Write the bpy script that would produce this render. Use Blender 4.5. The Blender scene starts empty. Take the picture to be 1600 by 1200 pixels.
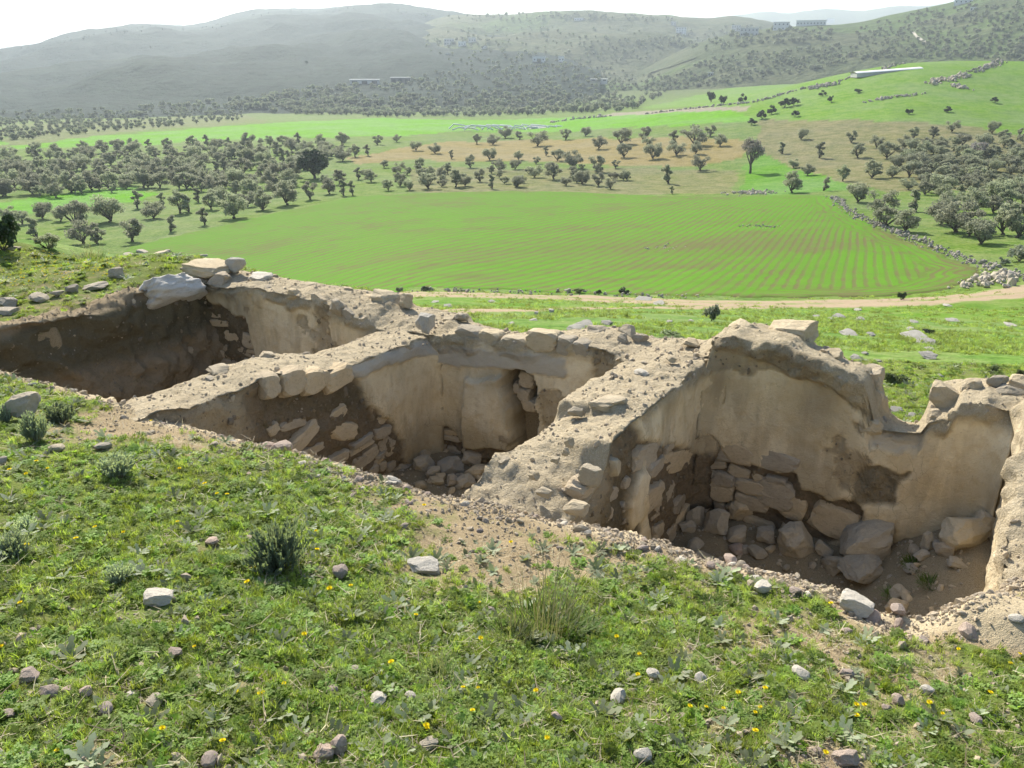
import bpy, bmesh, math, random
import numpy as np
from mathutils import Vector, Matrix, Euler
scene = bpy.context.scene
COL = scene.collection

# ------------------------------------------------------------------ camera, sky, sun, exposure
F = 1250.0
PITCH = math.radians(21.8)
cam_d = bpy.data.cameras.new('camera')
cam_d.sensor_width = 36.0
cam_d.lens = F / 1600 * 36
cam_d.clip_start = 0.05
cam_d.clip_end = 20000
cam = bpy.data.objects.new('camera', cam_d)
COL.objects.link(cam)
cam.location = (0, 0, 0)
cam.rotation_euler = (math.pi / 2 - PITCH, 0, 0)
scene.camera = cam

SUN_AZ, SUN_EL = math.radians(-21), math.radians(37)      # azimuth from +Y towards +X
world = bpy.data.worlds.new('World')
scene.world = world
world.use_nodes = True
wn = world.node_tree
wn.nodes.clear()
w_out = wn.nodes.new('ShaderNodeOutputWorld')
w_bg = wn.nodes.new('ShaderNodeBackground')
w_sky = wn.nodes.new('ShaderNodeTexSky')
w_sky.sky_type = 'NISHITA'
w_sky.sun_disc = False
w_sky.sun_elevation = SUN_EL
w_sky.sun_rotation = SUN_AZ
w_sky.air_density = 1.0
w_sky.dust_density = 1.0
w_sky.ozone_density = 1.0
w_bg.inputs['Strength'].default_value = 0.105
wn.links.new(w_sky.outputs[0], w_bg.inputs['Color'])
wn.links.new(w_bg.outputs[0], w_out.inputs['Surface'])
sun_d = bpy.data.lights.new('sun', 'SUN')
sun_d.energy = 5.0
sun_d.angle = math.radians(0.6)
sun_d.color = (1.0, 0.93, 0.80)
sun = bpy.data.objects.new('sun', sun_d)
COL.objects.link(sun)
to_sun = Vector((math.sin(SUN_AZ) * math.cos(SUN_EL), math.cos(SUN_AZ) * math.cos(SUN_EL), math.sin(SUN_EL)))
sun.rotation_euler = to_sun.to_track_quat('Z', 'Y').to_euler()
sun.location = (-20, 30, 40)
vs = scene.view_settings
vs.view_transform = 'Standard'
vs.look = 'None'
vs.gamma = 1.0
vs.exposure = 1.0
vs.use_curve_mapping = False
scene.cycles.max_bounces = 5
scene.cycles.diffuse_bounces = 3
scene.cycles.transmission_bounces = 2
scene.cycles.volume_bounces = 0
scene.cycles.use_adaptive_sampling = True
scene.cycles.adaptive_threshold = 0.02
scene.cycles.caustics_reflective = False
scene.cycles.caustics_refractive = False
scene.cycles.use_denoising = True

# ------------------------------------------------------------------ helpers
cp, sp = math.cos(PITCH), math.sin(PITCH)
def ray(u, v):
    a, b = (u - 800) / F, (600 - v) / F
    return np.array([a, cp + sp * b, -sp + cp * b])
def at(u, v, Y):                                   # the point of the place seen at (u, v), Y metres ahead
    r = ray(u, v)
    return r * (Y / r[1])
# ruin frame: p runs along the long wall (to the right), q runs away from the camera
C1 = np.array([-.894, 7.98])
D = np.array([.853, -.521]); D /= np.linalg.norm(D)
Q = np.array([-D[1], D[0]])
def pq_of(x, y):
    rx, ry = x - C1[0], y - C1[1]
    return rx * D[0] + ry * D[1], rx * Q[0] + ry * Q[1]
def xy_of(p, q):
    return C1[0] + p * D[0] + q * Q[0], C1[1] + p * D[1] + q * Q[1]
def on_q(u, v, q=0.0):
    r = ray(u, v); t = (q + C1 @ Q) / (r[:2] @ Q); w = r * t
    return pq_of(w[0], w[1])[0], w[2]
def on_p(u, v, p=0.0):
    r = ray(u, v); t = (p + C1 @ D) / (r[:2] @ D); w = r * t
    return pq_of(w[0], w[1])[1], w[2]

def _hash(ix, iy, iz, seed):
    h = (ix.astype(np.int64) * 374761393 + iy.astype(np.int64) * 668265263 + iz.astype(np.int64) * 2147483647 + seed * 974711) & 0x7fffffff
    h = ((h ^ (h >> 13)) * 1274126177) & 0x7fffffff
    h = (h ^ (h >> 16)) & 0x7fffffff
    return h / float(0x7fffffff) * 2 - 1
def vnoise(x, y, z=None, seed=0):
    x = np.asarray(x, float); y = np.asarray(y, float)
    z = np.zeros_like(x) if z is None else np.asarray(z, float)
    ix, iy, iz = np.floor(x), np.floor(y), np.floor(z)
    fx, fy, fz = x - ix, y - iy, z - iz
    fx, fy, fz = [f * f * f * (f * (f * 6 - 15) + 10) for f in (fx, fy, fz)]
    o = 0
    for dx in (0, 1):
        wx = fx if dx else 1 - fx
        for dy in (0, 1):
            wy = fy if dy else 1 - fy
            for dz in (0, 1):
                wz = fz if dz else 1 - fz
                o = o + wx * wy * wz * _hash(ix + dx, iy + dy, iz + dz, seed)
    return o
def fbm(x, y, z=None, f=1.0, octv=4, seed=0, gain=.5):
    o, a, s = 0, 1.0, 0
    x = np.asarray(x, float); y = np.asarray(y, float)
    z = np.zeros_like(x) if z is None else np.asarray(z, float)
    for k in range(octv):
        o = o + a * vnoise(x * f + 17.3 * k, y * f - 9.1 * k, z * f + 3.7 * k, seed + k)
        s += a; a *= gain; f *= 2.03
    return o / s
def sstep(a, b, x):
    t = np.clip((x - a) / (b - a), 0, 1)
    return t * t * (3 - 2 * t)
def inpoly(px, py, poly):
    px = np.asarray(px, float); py = np.asarray(py, float)
    r = np.zeros(px.shape, bool)
    n = len(poly)
    for i in range(n):
        x0, y0 = poly[i]; x1, y1 = poly[(i + 1) % n]
        if y0 == y1: continue
        c = ((y0 > py) != (y1 > py)) & (px < (x1 - x0) * (py - y0) / (y1 - y0) + x0)
        r ^= c
    return r
def polydist(px, py, poly, closed=True):           # distance to a polyline
    px = np.asarray(px, float); py = np.asarray(py, float)
    d = np.full(px.shape, 1e9)
    n = len(poly)
    for i in range(n if closed else n - 1):
        x0, y0 = poly[i]; x1, y1 = poly[(i + 1) % n]
        ex, ey = x1 - x0, y1 - y0
        L = ex * ex + ey * ey + 1e-12
        t = np.clip(((px - x0) * ex + (py - y0) * ey) / L, 0, 1)
        d = np.minimum(d, np.hypot(px - x0 - t * ex, py - y0 - t * ey))
    return d

def mesh_from(name, V, Fc, smooth=True):
    V = np.ascontiguousarray(V, np.float32); Fc = np.ascontiguousarray(Fc, np.int32)
    me = bpy.data.meshes.new(name)
    k = Fc.shape[1]
    me.vertices.add(len(V)); me.vertices.foreach_set('co', V.ravel())
    me.loops.add(Fc.size); me.loops.foreach_set('vertex_index', Fc.ravel())
    me.polygons.add(len(Fc))
    me.polygons.foreach_set('loop_start', np.arange(0, Fc.size, k, dtype=np.int32))
    me.polygons.foreach_set('use_smooth', np.full(len(Fc), smooth))
    me.update(calc_edges=True)
    return me
def grid_faces(n, m, keep=None, wrap=False):       # n rows of m
    i, j = np.meshgrid(np.arange(n - 1), np.arange(m if wrap else m - 1), indexing='ij')
    j2 = (j + 1) % m
    f = np.stack([i * m + j, i * m + j2, (i + 1) * m + j2, (i + 1) * m + j], -1).reshape(-1, 4)
    return f if keep is None else f[keep.ravel()]
def attr(me, name, vals, typ='FLOAT'):
    a = me.attributes.new(name, typ, 'POINT')
    if typ == 'FLOAT_COLOR':
        a.data.foreach_set('color', np.ascontiguousarray(vals, np.float32).ravel())
    elif typ == 'FLOAT_VECTOR':
        a.data.foreach_set('vector', np.ascontiguousarray(vals, np.float32).ravel())
    elif typ == 'INT':
        a.data.foreach_set('value', np.ascontiguousarray(vals, np.int32).ravel())
    else:
        a.data.foreach_set('value', np.ascontiguousarray(vals, np.float32).ravel())
def obj(name, me, mat=None, parent=None, link=True):
    o = bpy.data.objects.new(name, me)
    if link: COL.objects.link(o)
    if mat is not None and me is not None and not me.materials: me.materials.append(mat)
    if parent is not None: o.parent = parent
    return o
def tag(o, label=None, cat=None, group=None, kind=None):
    if label: o['label'] = label
    if cat: o['category'] = cat
    if group: o['group'] = group
    if kind: o['kind'] = kind
    return o
def empty(name, loc, label, cat, group=None):
    o = bpy.data.objects.new(name, None); COL.objects.link(o)
    o.location = loc; o.empty_display_size = .2
    return tag(o, label, cat, group)

# ------------------------------------------------------------------ material helpers
class NT:
    def __init__(s, name):
        s.m = bpy.data.materials.new(name); s.m.use_nodes = True
        s.t = s.m.node_tree; s.t.nodes.clear()
        s.out = s.n('ShaderNodeOutputMaterial')
        s.b = s.n('ShaderNodeBsdfPrincipled')
        s.b.inputs['Roughness'].default_value = .9
        s.b.inputs['Specular IOR Level'].default_value = .04
        s.l(s.b.outputs[0], s.out.inputs['Surface'])
    def n(s, t, **kw):
        x = s.t.nodes.new(t)
        for k, v in kw.items(): setattr(x, k, v)
        return x
    def l(s, a, b): s.t.links.new(a, b)
    def pos(s):
        return s.n('ShaderNodeNewGeometry').outputs['Position']
    def objc(s):
        return s.n('ShaderNodeTexCoord').outputs['Object']
    def noise(s, vec, scale, detail=4, rough=.55, dist=0, ramp=None):
        x = s.n('ShaderNodeTexNoise')
        x.inputs['Scale'].default_value = scale; x.inputs['Detail'].default_value = detail
        x.inputs['Roughness'].default_value = rough; x.inputs['Distortion'].default_value = dist
        s.l(vec, x.inputs['Vector'])
        o = x.outputs['Fac']
        return s.mr(o, *ramp) if ramp else o
    def mr(s, v, a, b, c=0, d=1, smooth=False):
        x = s.n('ShaderNodeMapRange')
        if smooth: x.interpolation_type = 'SMOOTHSTEP'
        s.l(v, x.inputs[0])
        for i, k in enumerate((a, b, c, d)): x.inputs[1 + i].default_value = k
        return x.outputs[0]
    def attr(s, name, col=False):
        x = s.n('ShaderNodeAttribute'); x.attribute_name = name
        return x.outputs['Color' if col else 'Fac']
    def math(s, op, a, b=None):
        x = s.n('ShaderNodeMath'); x.operation = op
        for i, k in enumerate((a, b)):
            if k is None: continue
            if isinstance(k, (int, float)): x.inputs[i].default_value = k
            else: s.l(k, x.inputs[i])
        return x.outputs[0]
    def mix(s, f, a, b, blend='MIX'):
        x = s.n('ShaderNodeMix'); x.data_type = 'RGBA'; x.blend_type = blend
        if isinstance(f, (int, float)): x.inputs[0].default_value = f
        else: s.l(f, x.inputs[0])
        for i, k in ((6, a), (7, b)):
            if isinstance(k, tuple): x.inputs[i].default_value = (*k, 1)
            else: s.l(k, x.inputs[i])
        return x.outputs[2]
    def hsv(s, col, h=None, sat=None, val=None):
        x = s.n('ShaderNodeHueSaturation'); s.l(col, x.inputs['Color'])
        for k, v in (('Hue', h), ('Saturation', sat), ('Value', val)):
            if v is None: continue
            if isinstance(v, (int, float)): x.inputs[k].default_value = v
            else: s.l(v, x.inputs[k])
        return x.outputs[0]
    def color(s, c):
        if isinstance(c, tuple): s.b.inputs['Base Color'].default_value = (*c, 1)
        else: s.l(c, s.b.inputs['Base Color'])
    def bump(s, h, strength=.5, dist=.02):
        x = s.n('ShaderNodeBump'); x.inputs['Strength'].default_value = strength; x.inputs['Distance'].default_value = dist
        s.l(h, x.inputs['Height']); s.l(x.outputs[0], s.b.inputs['Normal'])
    def leafy(s, amount=.45, warm=False):           # light through thin leaves
        tr = s.n('ShaderNodeBsdfTranslucent'); mx = s.n('ShaderNodeMixShader')
        mx.inputs[0].default_value = amount
        src = s.b.inputs['Base Color']
        if src.is_linked:
            c = src.links[0].from_socket
            if warm: c = s.mix(1.0, c, (1.25, 1.30, .55), 'MULTIPLY')
            s.l(c, tr.inputs['Color'])
        else: tr.inputs['Color'].default_value = src.default_value
        s.l(s.b.outputs[0], mx.inputs[1]); s.l(tr.outputs[0], mx.inputs[2])
        s.l(mx.outputs[0], s.out.inputs['Surface'])

def rnd_out(t):
    return t.n('ShaderNodeObjectInfo').outputs['Random']

# ------------------------------------------------------------------ terrain height
LIP_PX = [(-330, 505, 8.6), (-160, 535, 7.6), (0, 568, 6.8), (140, 602, 6.1), (215, 627, 5.7), (300, 652, 5.35), (430, 688, 5.0), (560, 716, 4.75),
          (650, 748, 4.5), (700, 765, 4.4), (760, 771, 4.35), (850, 790, 4.2), (940, 810, 4.05), (1000, 820, 3.95), (1075, 845, 3.8),
          (1160, 868, 3.65), (1300, 900, 3.4), (1375, 945, 3.12), (1430, 955, 3.05), (1490, 945, 3.1), (1530, 915, 3.25), (1575, 890, 3.4), (1640, 880, 3.4)]
LIP = [at(*k) for k in LIP_PX]
LIP_P = [pq_of(k[0], k[1]) for k in LIP]
near_pts = [tuple(k) for k in LIP]
for p in (-9, -5, -1, 3, 7, 11):
    for q in (-13, -9, -6.34, -4.6):
        x, y = xy_of(p, q); near_pts.append((x, y, -1.6 - .235 * (q + 6.34)))
for p, q, z in ((8, -2.5, -2.5), (11, -2, -2.55), (4.5, 1.0, -2.98), (4.5, 2.0, -3.3), (1, 1.0, -3.0), (1, 2.0, -3.3), (-2, 1.0, -2.78), (-2, 2.0, -3.0), (-4.5, 1.0, -2.58), (-4.3, -.6, -2.52), (-4.3, -2, -2.5), (-6, -1, -2.5),
                (9, 1, -2.8), (-9, -1, -2.4), (12, 3, -3.2)):
    x, y = xy_of(p, q); near_pts.append((x, y, z))
near_pts += [tuple(at(*k)) for k in ((0, 440, 11.5), (0, 395, 16), (110, 394, 16), (180, 399, 14.5), (-300, 395, 16),
             (1500, 570, 13), (1500, 530, 22), (1500, 497, 36), (1500, 477, 47), (1100, 512, 21), (1100, 489, 38), (1100, 477, 46),
             (800, 492, 24), (800, 476, 42), (640, 478, 30), (640, 470, 45), (1800, 580, 13), (1800, 500, 36), (1900, 470, 47))]
near_pts += [tuple(at(u, 0, Y)[:2]) + (z,) for u, Y, z in ((0, 30, -8.5), (0, 48, -15), (200, 28, -8.0), (200, 48, -15), (400, 28, -8.3), (400, 48, -15.0), (-300, 30, -8.5), (-300, 48, -14),
             (300, 14, -3.75), (300, 18, -5.3), (400, 13, -3.8), (400, 18, -5.6), (500, 12, -3.75), (500, 17, -5.5), (600, 12, -3.9), (600, 18, -6.0), (700, 11, -3.65), (700, 18, -5.8), (200, 20, -5.2), (100, 22, -5.6), (0, 22, -5.4), (-300, 22, -5.4))]
far_pts = [tuple(at(*k)) for k in (
    # near slope, track and the ploughed field
    (800, 476, 42), (640, 470, 45), (1100, 477, 46), (1500, 477, 47), (1900, 470, 47), (1500, 497, 36), (1100, 489, 38),
    (640, 458, 54), (800, 456, 55), (1000, 461, 54), (1200, 468, 53), (1400, 460, 55), (1550, 445, 57), (1700, 435, 58),
    (640, 400, 80), (900, 400, 80), (1200, 400, 76), (1450, 400, 74), (1600, 390, 75),
    (250, 370, 112), (450, 335, 130), (640, 305, 150), (900, 304, 150), (1100, 306, 140), (1300, 306, 128), (1450, 330, 108), (1600, 330, 104),
    # groves
    (0, 385, 105), (-300, 400, 98), (0, 300, 165), (-300, 300, 165), (200, 300, 170), (400, 290, 176), (600, 270, 195), (800, 265, 200), (1000, 265, 195), (1170, 275, 175), (1400, 275, 155), (1600, 270, 158), (1900, 270, 158),
    (0, 245, 260), (-300, 250, 250), (200, 235, 275), (400, 225, 285), (600, 218, 290), (800, 218, 290), (1000, 208, 270), (1170, 205, 245), (1400, 205, 215), (1600, 205, 212), (1900, 200, 212),
    # far fields, knoll on the right
    (0, 215, 340), (200, 205, 370), (400, 190, 440), (600, 186, 470), (800, 184, 470), (1000, 174, 400),
    (1130, 162, 335), (1250, 135, 335), (1350, 110, 335), (1450, 97, 335), (1600, 97, 330), (1900, 90, 330),
    (1250, 165, 285), (1400, 150, 270), (1600, 150, 268), (1900, 145, 268),
    (0, 185, 560), (-400, 190, 560), (200, 178, 600), (400, 170, 650), (600, 165, 680), (800, 163, 680), (1000, 160, 560))]
far_pts += [tuple(at(u, 0, Y)[:2]) + (z,) for u, Y, z in ((0, 30, -8.5), (0, 48, -15), (200, 48, -15), (400, 48, -15.0), (-300, 48, -14), (0, 75, -20), (250, 75, -20), (-300, 75, -19),
            (1250, 480, -14), (1450, 470, -10), (1700, 470, -8), (1100, 480, -20), (1250, 700, -14), (1600, 700, -8), (2000, 700, -5),
            (0, 1200, -22), (500, 1200, -20), (1000, 1200, -18), (1600, 1200, -10), (0, 4000, -22), (800, 4000, -22), (1600, 4000, -20), (-900, 4000, -22), (2500, 4000, -20), (-900, 500, -22), (2600, 400, -4))]
def rbf_fit(P, z, c):
    n = len(P)
    r = np.sqrt((P[:, None, 0] - P[None, :, 0]) ** 2 + (P[:, None, 1] - P[None, :, 1]) ** 2 + c * c)
    A = np.zeros((n + 3, n + 3))
    A[:n, :n] = r + np.eye(n) * -2e-2 * c        # multiquadric: smooth but taut
    A[:n, n] = 1; A[:n, n + 1:] = P; A[n, :n] = 1; A[n + 1:, :n] = P.T
    w = np.linalg.solve(A, np.concatenate([z, [0, 0, 0]]))
    return w
def rbf_eval(P, w, x, y, c):
    o = np.empty(x.shape); n = len(P)
    for a in range(0, x.size, 40000):
        xs, ys = x.ravel()[a:a + 40000], y.ravel()[a:a + 40000]
        r = np.sqrt((xs[:, None] - P[None, :, 0]) ** 2 + (ys[:, None] - P[None, :, 1]) ** 2 + c * c)
        o.ravel()[a:a + 40000] = r @ w[:n] + w[n] + xs * w[n + 1] + ys * w[n + 2]
    return o
NP_ = np.array(near_pts); NW = rbf_fit(NP_[:, :2], NP_[:, 2], 1.3)
def far_co(x, y):
    r = np.hypot(x, y)
    return np.clip(np.arctan2(x, y), -1.15, 1.15) * 2.2, np.log(np.maximum(r, 8))
FP_ = np.array(far_pts)
FC = np.stack(far_co(FP_[:, 0], FP_[:, 1]), -1); FW = rbf_fit(FC, FP_[:, 2], .16)
def terrain(x, y):                                  # ground height without pits and small bumps
    x = np.asarray(x, float); y = np.asarray(y, float)
    r = np.hypot(x, y)
    w = sstep(30, 46, r)
    zn = np.zeros(x.shape); zf = np.zeros(x.shape)
    m = w < 1
    if m.any(): zn[m] = rbf_eval(NP_[:, :2], NW, x[m], y[m], 1.3)
    m = w > 0
    if m.any():
        a, b = far_co(x[m], y[m]); zf[m] = rbf_eval(FC, FW, a, b, .16)
    return zn * (1 - w) + zf * w
def hit(u, v, tmin=1.2, tmax=2500):                 # where the line of sight meets the ground
    r = ray(u, v)
    t = np.exp(np.linspace(math.log(tmin), math.log(tmax), 900))
    d = r[2] * t - terrain(r[0] * t, r[1] * t)
    k = np.nonzero(d < 0)[0]
    if len(k) == 0 or k[0] == 0: return r * tmax if len(k) == 0 else r * tmin
    a, b = t[k[0] - 1], t[k[0]]
    da, db = d[k[0] - 1], d[k[0]]
    return r * (a + (b - a) * da / (da - db))

# ------------------------------------------------------------------ materials of the ground and the ruin
SOIL = (.27, .19, .125); PALE = (.50, .415, .30)
def mat_near():
    t = NT('hillside earth and grass'); P = t.pos()
    big = t.noise(P, 1.3, 3, .6, 0, (.35, .65)); mid = t.noise(P, 7, 4, .6); fine = t.noise(P, 55, 3, .7); grit = t.noise(P, 190, 2, .6)
    soil = t.mix(fine, (.15, .108, .058), (.35, .275, .165)); soil = t.mix(t.mr(grit, .45, .75), soil, (.44, .365, .25))
    pale = t.mix(fine, (.36, .29, .18), (.60, .51, .355)); pale = t.mix(t.mr(mid, .5, .75), pale, (.48, .395, .27))
    soil = t.mix(t.attr('pale'), soil, pale)
    grn = t.mix(mid, (.10, .14, .035), (.17, .215, .055)); grn = t.mix(t.mr(fine, .5, .8), grn, (.10, .095, .04))
    grn = t.mix(t.mr(big, .2, .9, 0, .5), grn, (.17, .19, .05))
    g = t.attr('green')
    k = t.math('ADD', g, t.math('MULTIPLY', t.math('SUBTRACT', mid, .5), .9))
    t.color(t.mix(t.mr(k, .38, .62), soil, grn))
    h = t.math('ADD', t.math('MULTIPLY', fine, .6), t.math('MULTIPLY', grit, .4))
    t.bump(h, .8, .02); t.b.inputs['Roughness'].default_value = .95
    return t.m
def mat_ground():
    t = NT('valley grass and soil'); P = t.pos()
    land = t.attr('land', True)
    n1 = t.noise(P, .05, 4, .6); n2 = t.noise(P, .35, 4, .6); n3 = t.noise(P, 2.4, 4, .65); n4 = t.noise(P, 11, 3, .6)
    v = t.math('ADD', t.mr(n2, .3, .7, -.16, .16), t.math('ADD', t.mr(n3, .3, .7, -.3, .3), t.mr(n4, .3, .7, -.32, .32)))
    c = t.hsv(land, None, t.mr(n1, .35, .65, .85, 1.12), t.math('ADD', v, 1.0))
    dry = t.mix(n3, (.19, .15, .08), (.30, .25, .15))
    m = t.math('MULTIPLY', t.attr('dry'), t.mr(t.math('ADD', t.math('MULTIPLY', n2, .55), t.math('MULTIPLY', n3, .45)), .45, .58))
    t.color(t.mix(m, c, dry))
    t.bump(t.math('ADD', n3, t.math('MULTIPLY', n4, .6)), .5, .12)
    return t.m
def mat_wall():
    t = NT('lime plaster and rubble'); P = t.pos()
    sc = t.n('ShaderNodeMapping'); t.l(P, sc.inputs[0]); sc.inputs['Scale'].default_value = (1, 1, .22)
    n1 = t.noise(P, 2.2, 4, .6); n2 = t.noise(P, 9, 4, .65); n3 = t.noise(P, 45, 4, .7); n4 = t.noise(P, 170, 2, .6)
    streak = t.noise(sc.outputs[0], 5.5, 4, .6, .3)
    pl = t.mix(t.mr(n1, .35, .65), (.68, .545, .335), (.77, .665, .475))
    pl = t.mix(t.mr(n2, .48, .68, 0, .6), pl, (.58, .435, .25))
    pl = t.mix(t.mr(streak, .50, .70, 0, .6), pl, (.42, .335, .22))
    pl = t.mix(t.mr(n3, .58, .72, 0, .6), pl, (.42, .33, .215))
    vo = t.n('ShaderNodeTexVoronoi'); vo.feature = 'DISTANCE_TO_EDGE'; vo.inputs['Scale'].default_value = 6.5
    vm = t.n('ShaderNodeVectorMath'); vm.operation = 'ADD'; t.l(P, vm.inputs[0]); wn_ = t.n('ShaderNodeTexNoise'); wn_.inputs['Scale'].default_value = 6; wn_.inputs['Detail'].default_value = 4; t.l(P, wn_.inputs['Vector'])
    ws = t.n('ShaderNodeVectorMath'); ws.operation = 'SCALE'; ws.inputs['Scale'].default_value = .22; t.l(wn_.outputs['Color'], ws.inputs[0]); t.l(ws.outputs[0], vm.inputs[1]); t.l(vm.outputs[0], vo.inputs['Vector'])
    crack = t.math('MULTIPLY', t.mr(vo.outputs['Distance'], .022, .004), t.attr('crack'))
    pl = t.mix(t.math('MULTIPLY', crack, .85), pl, (.10, .075, .05))
    pl = t.mix(t.attr('stain_dark'), pl, t.mix(n2, (.13, .105, .07), (.24, .19, .125)))  # stains, plus the darker foot and right end of the walls
    rb = t.mix(n3, (.37, .295, .185), (.63, .54, .385)); rb = t.mix(t.mr(n4, .5, .75), rb, (.70, .62, .475)); rb = t.mix(t.mr(n2, .5, .8, 0, .6), rb, (.34, .265, .16))
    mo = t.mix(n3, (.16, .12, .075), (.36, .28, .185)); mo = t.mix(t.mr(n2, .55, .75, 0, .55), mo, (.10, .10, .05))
    ct = t.mix(n2, (.42, .375, .30), (.50, .45, .37)); ct = t.mix(t.mr(n3, .5, .8, 0, .35), ct, (.34, .30, .235))
    c = t.mix(t.attr('rub'), pl, rb)
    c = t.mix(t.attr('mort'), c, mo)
    c = t.mix(t.attr('cem'), c, ct)
    c = t.mix(t.attr('moss_dark'), c, t.mix(n3, (.06, .055, .03), (.17, .15, .09)))  # moss, plus the dark tint of niche, recessed patch and left end
    t.color(c)
    rough = t.math('ADD', t.math('MULTIPLY', n3, .7), t.math('MULTIPLY', n4, .35))
    amp = t.math('ADD', t.math('MULTIPLY', t.math('MAXIMUM', t.attr('rub'), t.attr('mort')), 1.0), .45)
    t.bump(t.math('MULTIPLY', t.math('ADD', rough, n2), amp), 1.0, .03)
    t.b.inputs['Roughness'].default_value = .93
    return t.m
def mat_stone(name, a, b, spot=(.2, .17, .12), lichen=.35, scale=1.0):
    t = NT(name); O = t.objc(); r = rnd_out(t)
    ad = t.n('ShaderNodeVectorMath'); ad.operation = 'ADD'; t.l(O, ad.inputs[0])
    cv = t.n('ShaderNodeCombineXYZ'); t.l(t.math('MULTIPLY', r, 37.0), cv.inputs[0]); t.l(t.math('MULTIPLY', r, 91.0), cv.inputs[1]); t.l(cv.outputs[0], ad.inputs[1])
    V = ad.outputs[0]
    n1 = t.noise(V, 1.2 * scale, 4, .6); n2 = t.noise(V, 5 * scale, 4, .65); n3 = t.noise(V, 22 * scale, 3, .7)
    c = t.mix(n1, a, b); c = t.mix(t.mr(n2, .5, .78, 0, lichen), c, spot); c = t.mix(t.mr(n3, .5, .8, 0, .35), c, tuple(min(1, k * 1.25) for k in b))
    c = t.hsv(c, None, t.mr(r, 0, 1, .8, 1.1), t.mr(r, 0, 1, .8, 1.12))
    t.color(c); t.bump(t.math('ADD', n2, t.math('MULTIPLY', n3, .6)), .6, .03)
    t.b.inputs['Roughness'].default_value = .9
    return t.m
M_NEAR, M_GROUND, M_WALL = mat_near(), mat_ground(), mat_wall()
M_STONE = mat_stone('buff limestone', (.38, .305, .20), (.56, .485, .36))
M_WSTONE = mat_stone('buff building stone', (.43, .335, .215), (.62, .515, .365), lichen=.45)
M_PALE = mat_stone('pale weathered limestone', (.50, .445, .36), (.64, .595, .51), (.32, .30, .26), .5)
M_GREY = mat_stone('grey field rock', (.38, .32, .235), (.54, .475, .37), (.22, .21, .18), .5)
M_PINK = mat_stone('small reddish fieldstone', (.36, .27, .215), (.52, .43, .36), (.25, .19, .15), .4)

# ------------------------------------------------------------------ hillside close by, with the pits of the ruin dug into it
LPp = np.array([k[0] for k in LIP_P]); LPq = np.array([k[1] for k in LIP_P])
_o = np.argsort(LPp); LPp, LPq = LPp[_o], LPq[_o]
def lip_q(p): return np.interp(p, LPp, LPq)
def pit_in(p, q):                                   # signed: > 0 inside the dug rooms
    n = .05 * vnoise(p * 3.1, q * 3.1, seed=5) + .035 * vnoise(p * 9, q * 9, seed=6)
    near = q - (lip_q(p) + n)
    return np.minimum(np.minimum(near, .30 - q), np.minimum(p + 3.62 + n, 5.55 - p))
def floor_z(p, q):
    r1 = -3.95 + .25 * sstep(-2.6, -3.4, p) + 0 * q
    r2 = -3.98 + .22 * sstep(-1.6, -2.8, q)
    r3 = -3.86 + .55 * sstep(4.3, 5.3, p) + .35 * sstep(-1.4, -2.7, q) * sstep(3.6, 5.0, p) + .08 * sstep(-.5, 0, q)
    z = np.where(p < -.35, r1, np.where(p < 2.66, r2, r3))
    return z + .06 * fbm(p, q, f=2.2, octv=4, seed=31)
def near_z(x, y, detail=True):
    p, q = pq_of(x, y)
    z = terrain(x, y)
    d = .045 * fbm(x, y, f=.9, octv=3, seed=1) + .03 * fbm(x, y, f=4.5, octv=3, seed=2)
    lipd = np.abs(q - lip_q(p))
    z = z + d * (.5 + .5 * sstep(0, .6, lipd))
    z = z + .035 * np.maximum(0, fbm(x, y, f=14, octv=2, seed=8)) * sstep(.7, .1, lipd)
    z = z + .10 * sstep(1.3, .2, np.hypot((p - 5.3) / .5, (q + 2.68) / .22))
    s = pit_in(p, q)
    w = sstep(-.015, .10, s)
    # the lip sags a little before it breaks off
    z = z - .07 * sstep(-.28, .0, np.where(q < -1, s, -1))
    return z * (1 - w) + floor_z(p, q) * w, p, q, s
NX0, NX1, NY0, NY1 = -10.5, 9.0, -2.5, 13.5
xs = np.concatenate([np.arange(NX0, -6, .06), np.arange(-6, 4.6, .028), np.arange(4.6, NX1 + .01, .06)])
ys = np.concatenate([np.arange(NY0, 1.2, .06), np.arange(1.2, 9.0, .028), np.arange(9.0, NY1 + .01, .06)])
gx, gy = np.meshgrid(xs, ys)
gz, gp, gq, gs = near_z(gx, gy)
me = mesh_from('hillside', np.stack([gx, gy, gz], -1).reshape(-1, 3), grid_faces(len(ys), len(xs)))
lipd = lip_q(gp) - gq                                # distance in front of the lip
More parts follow.
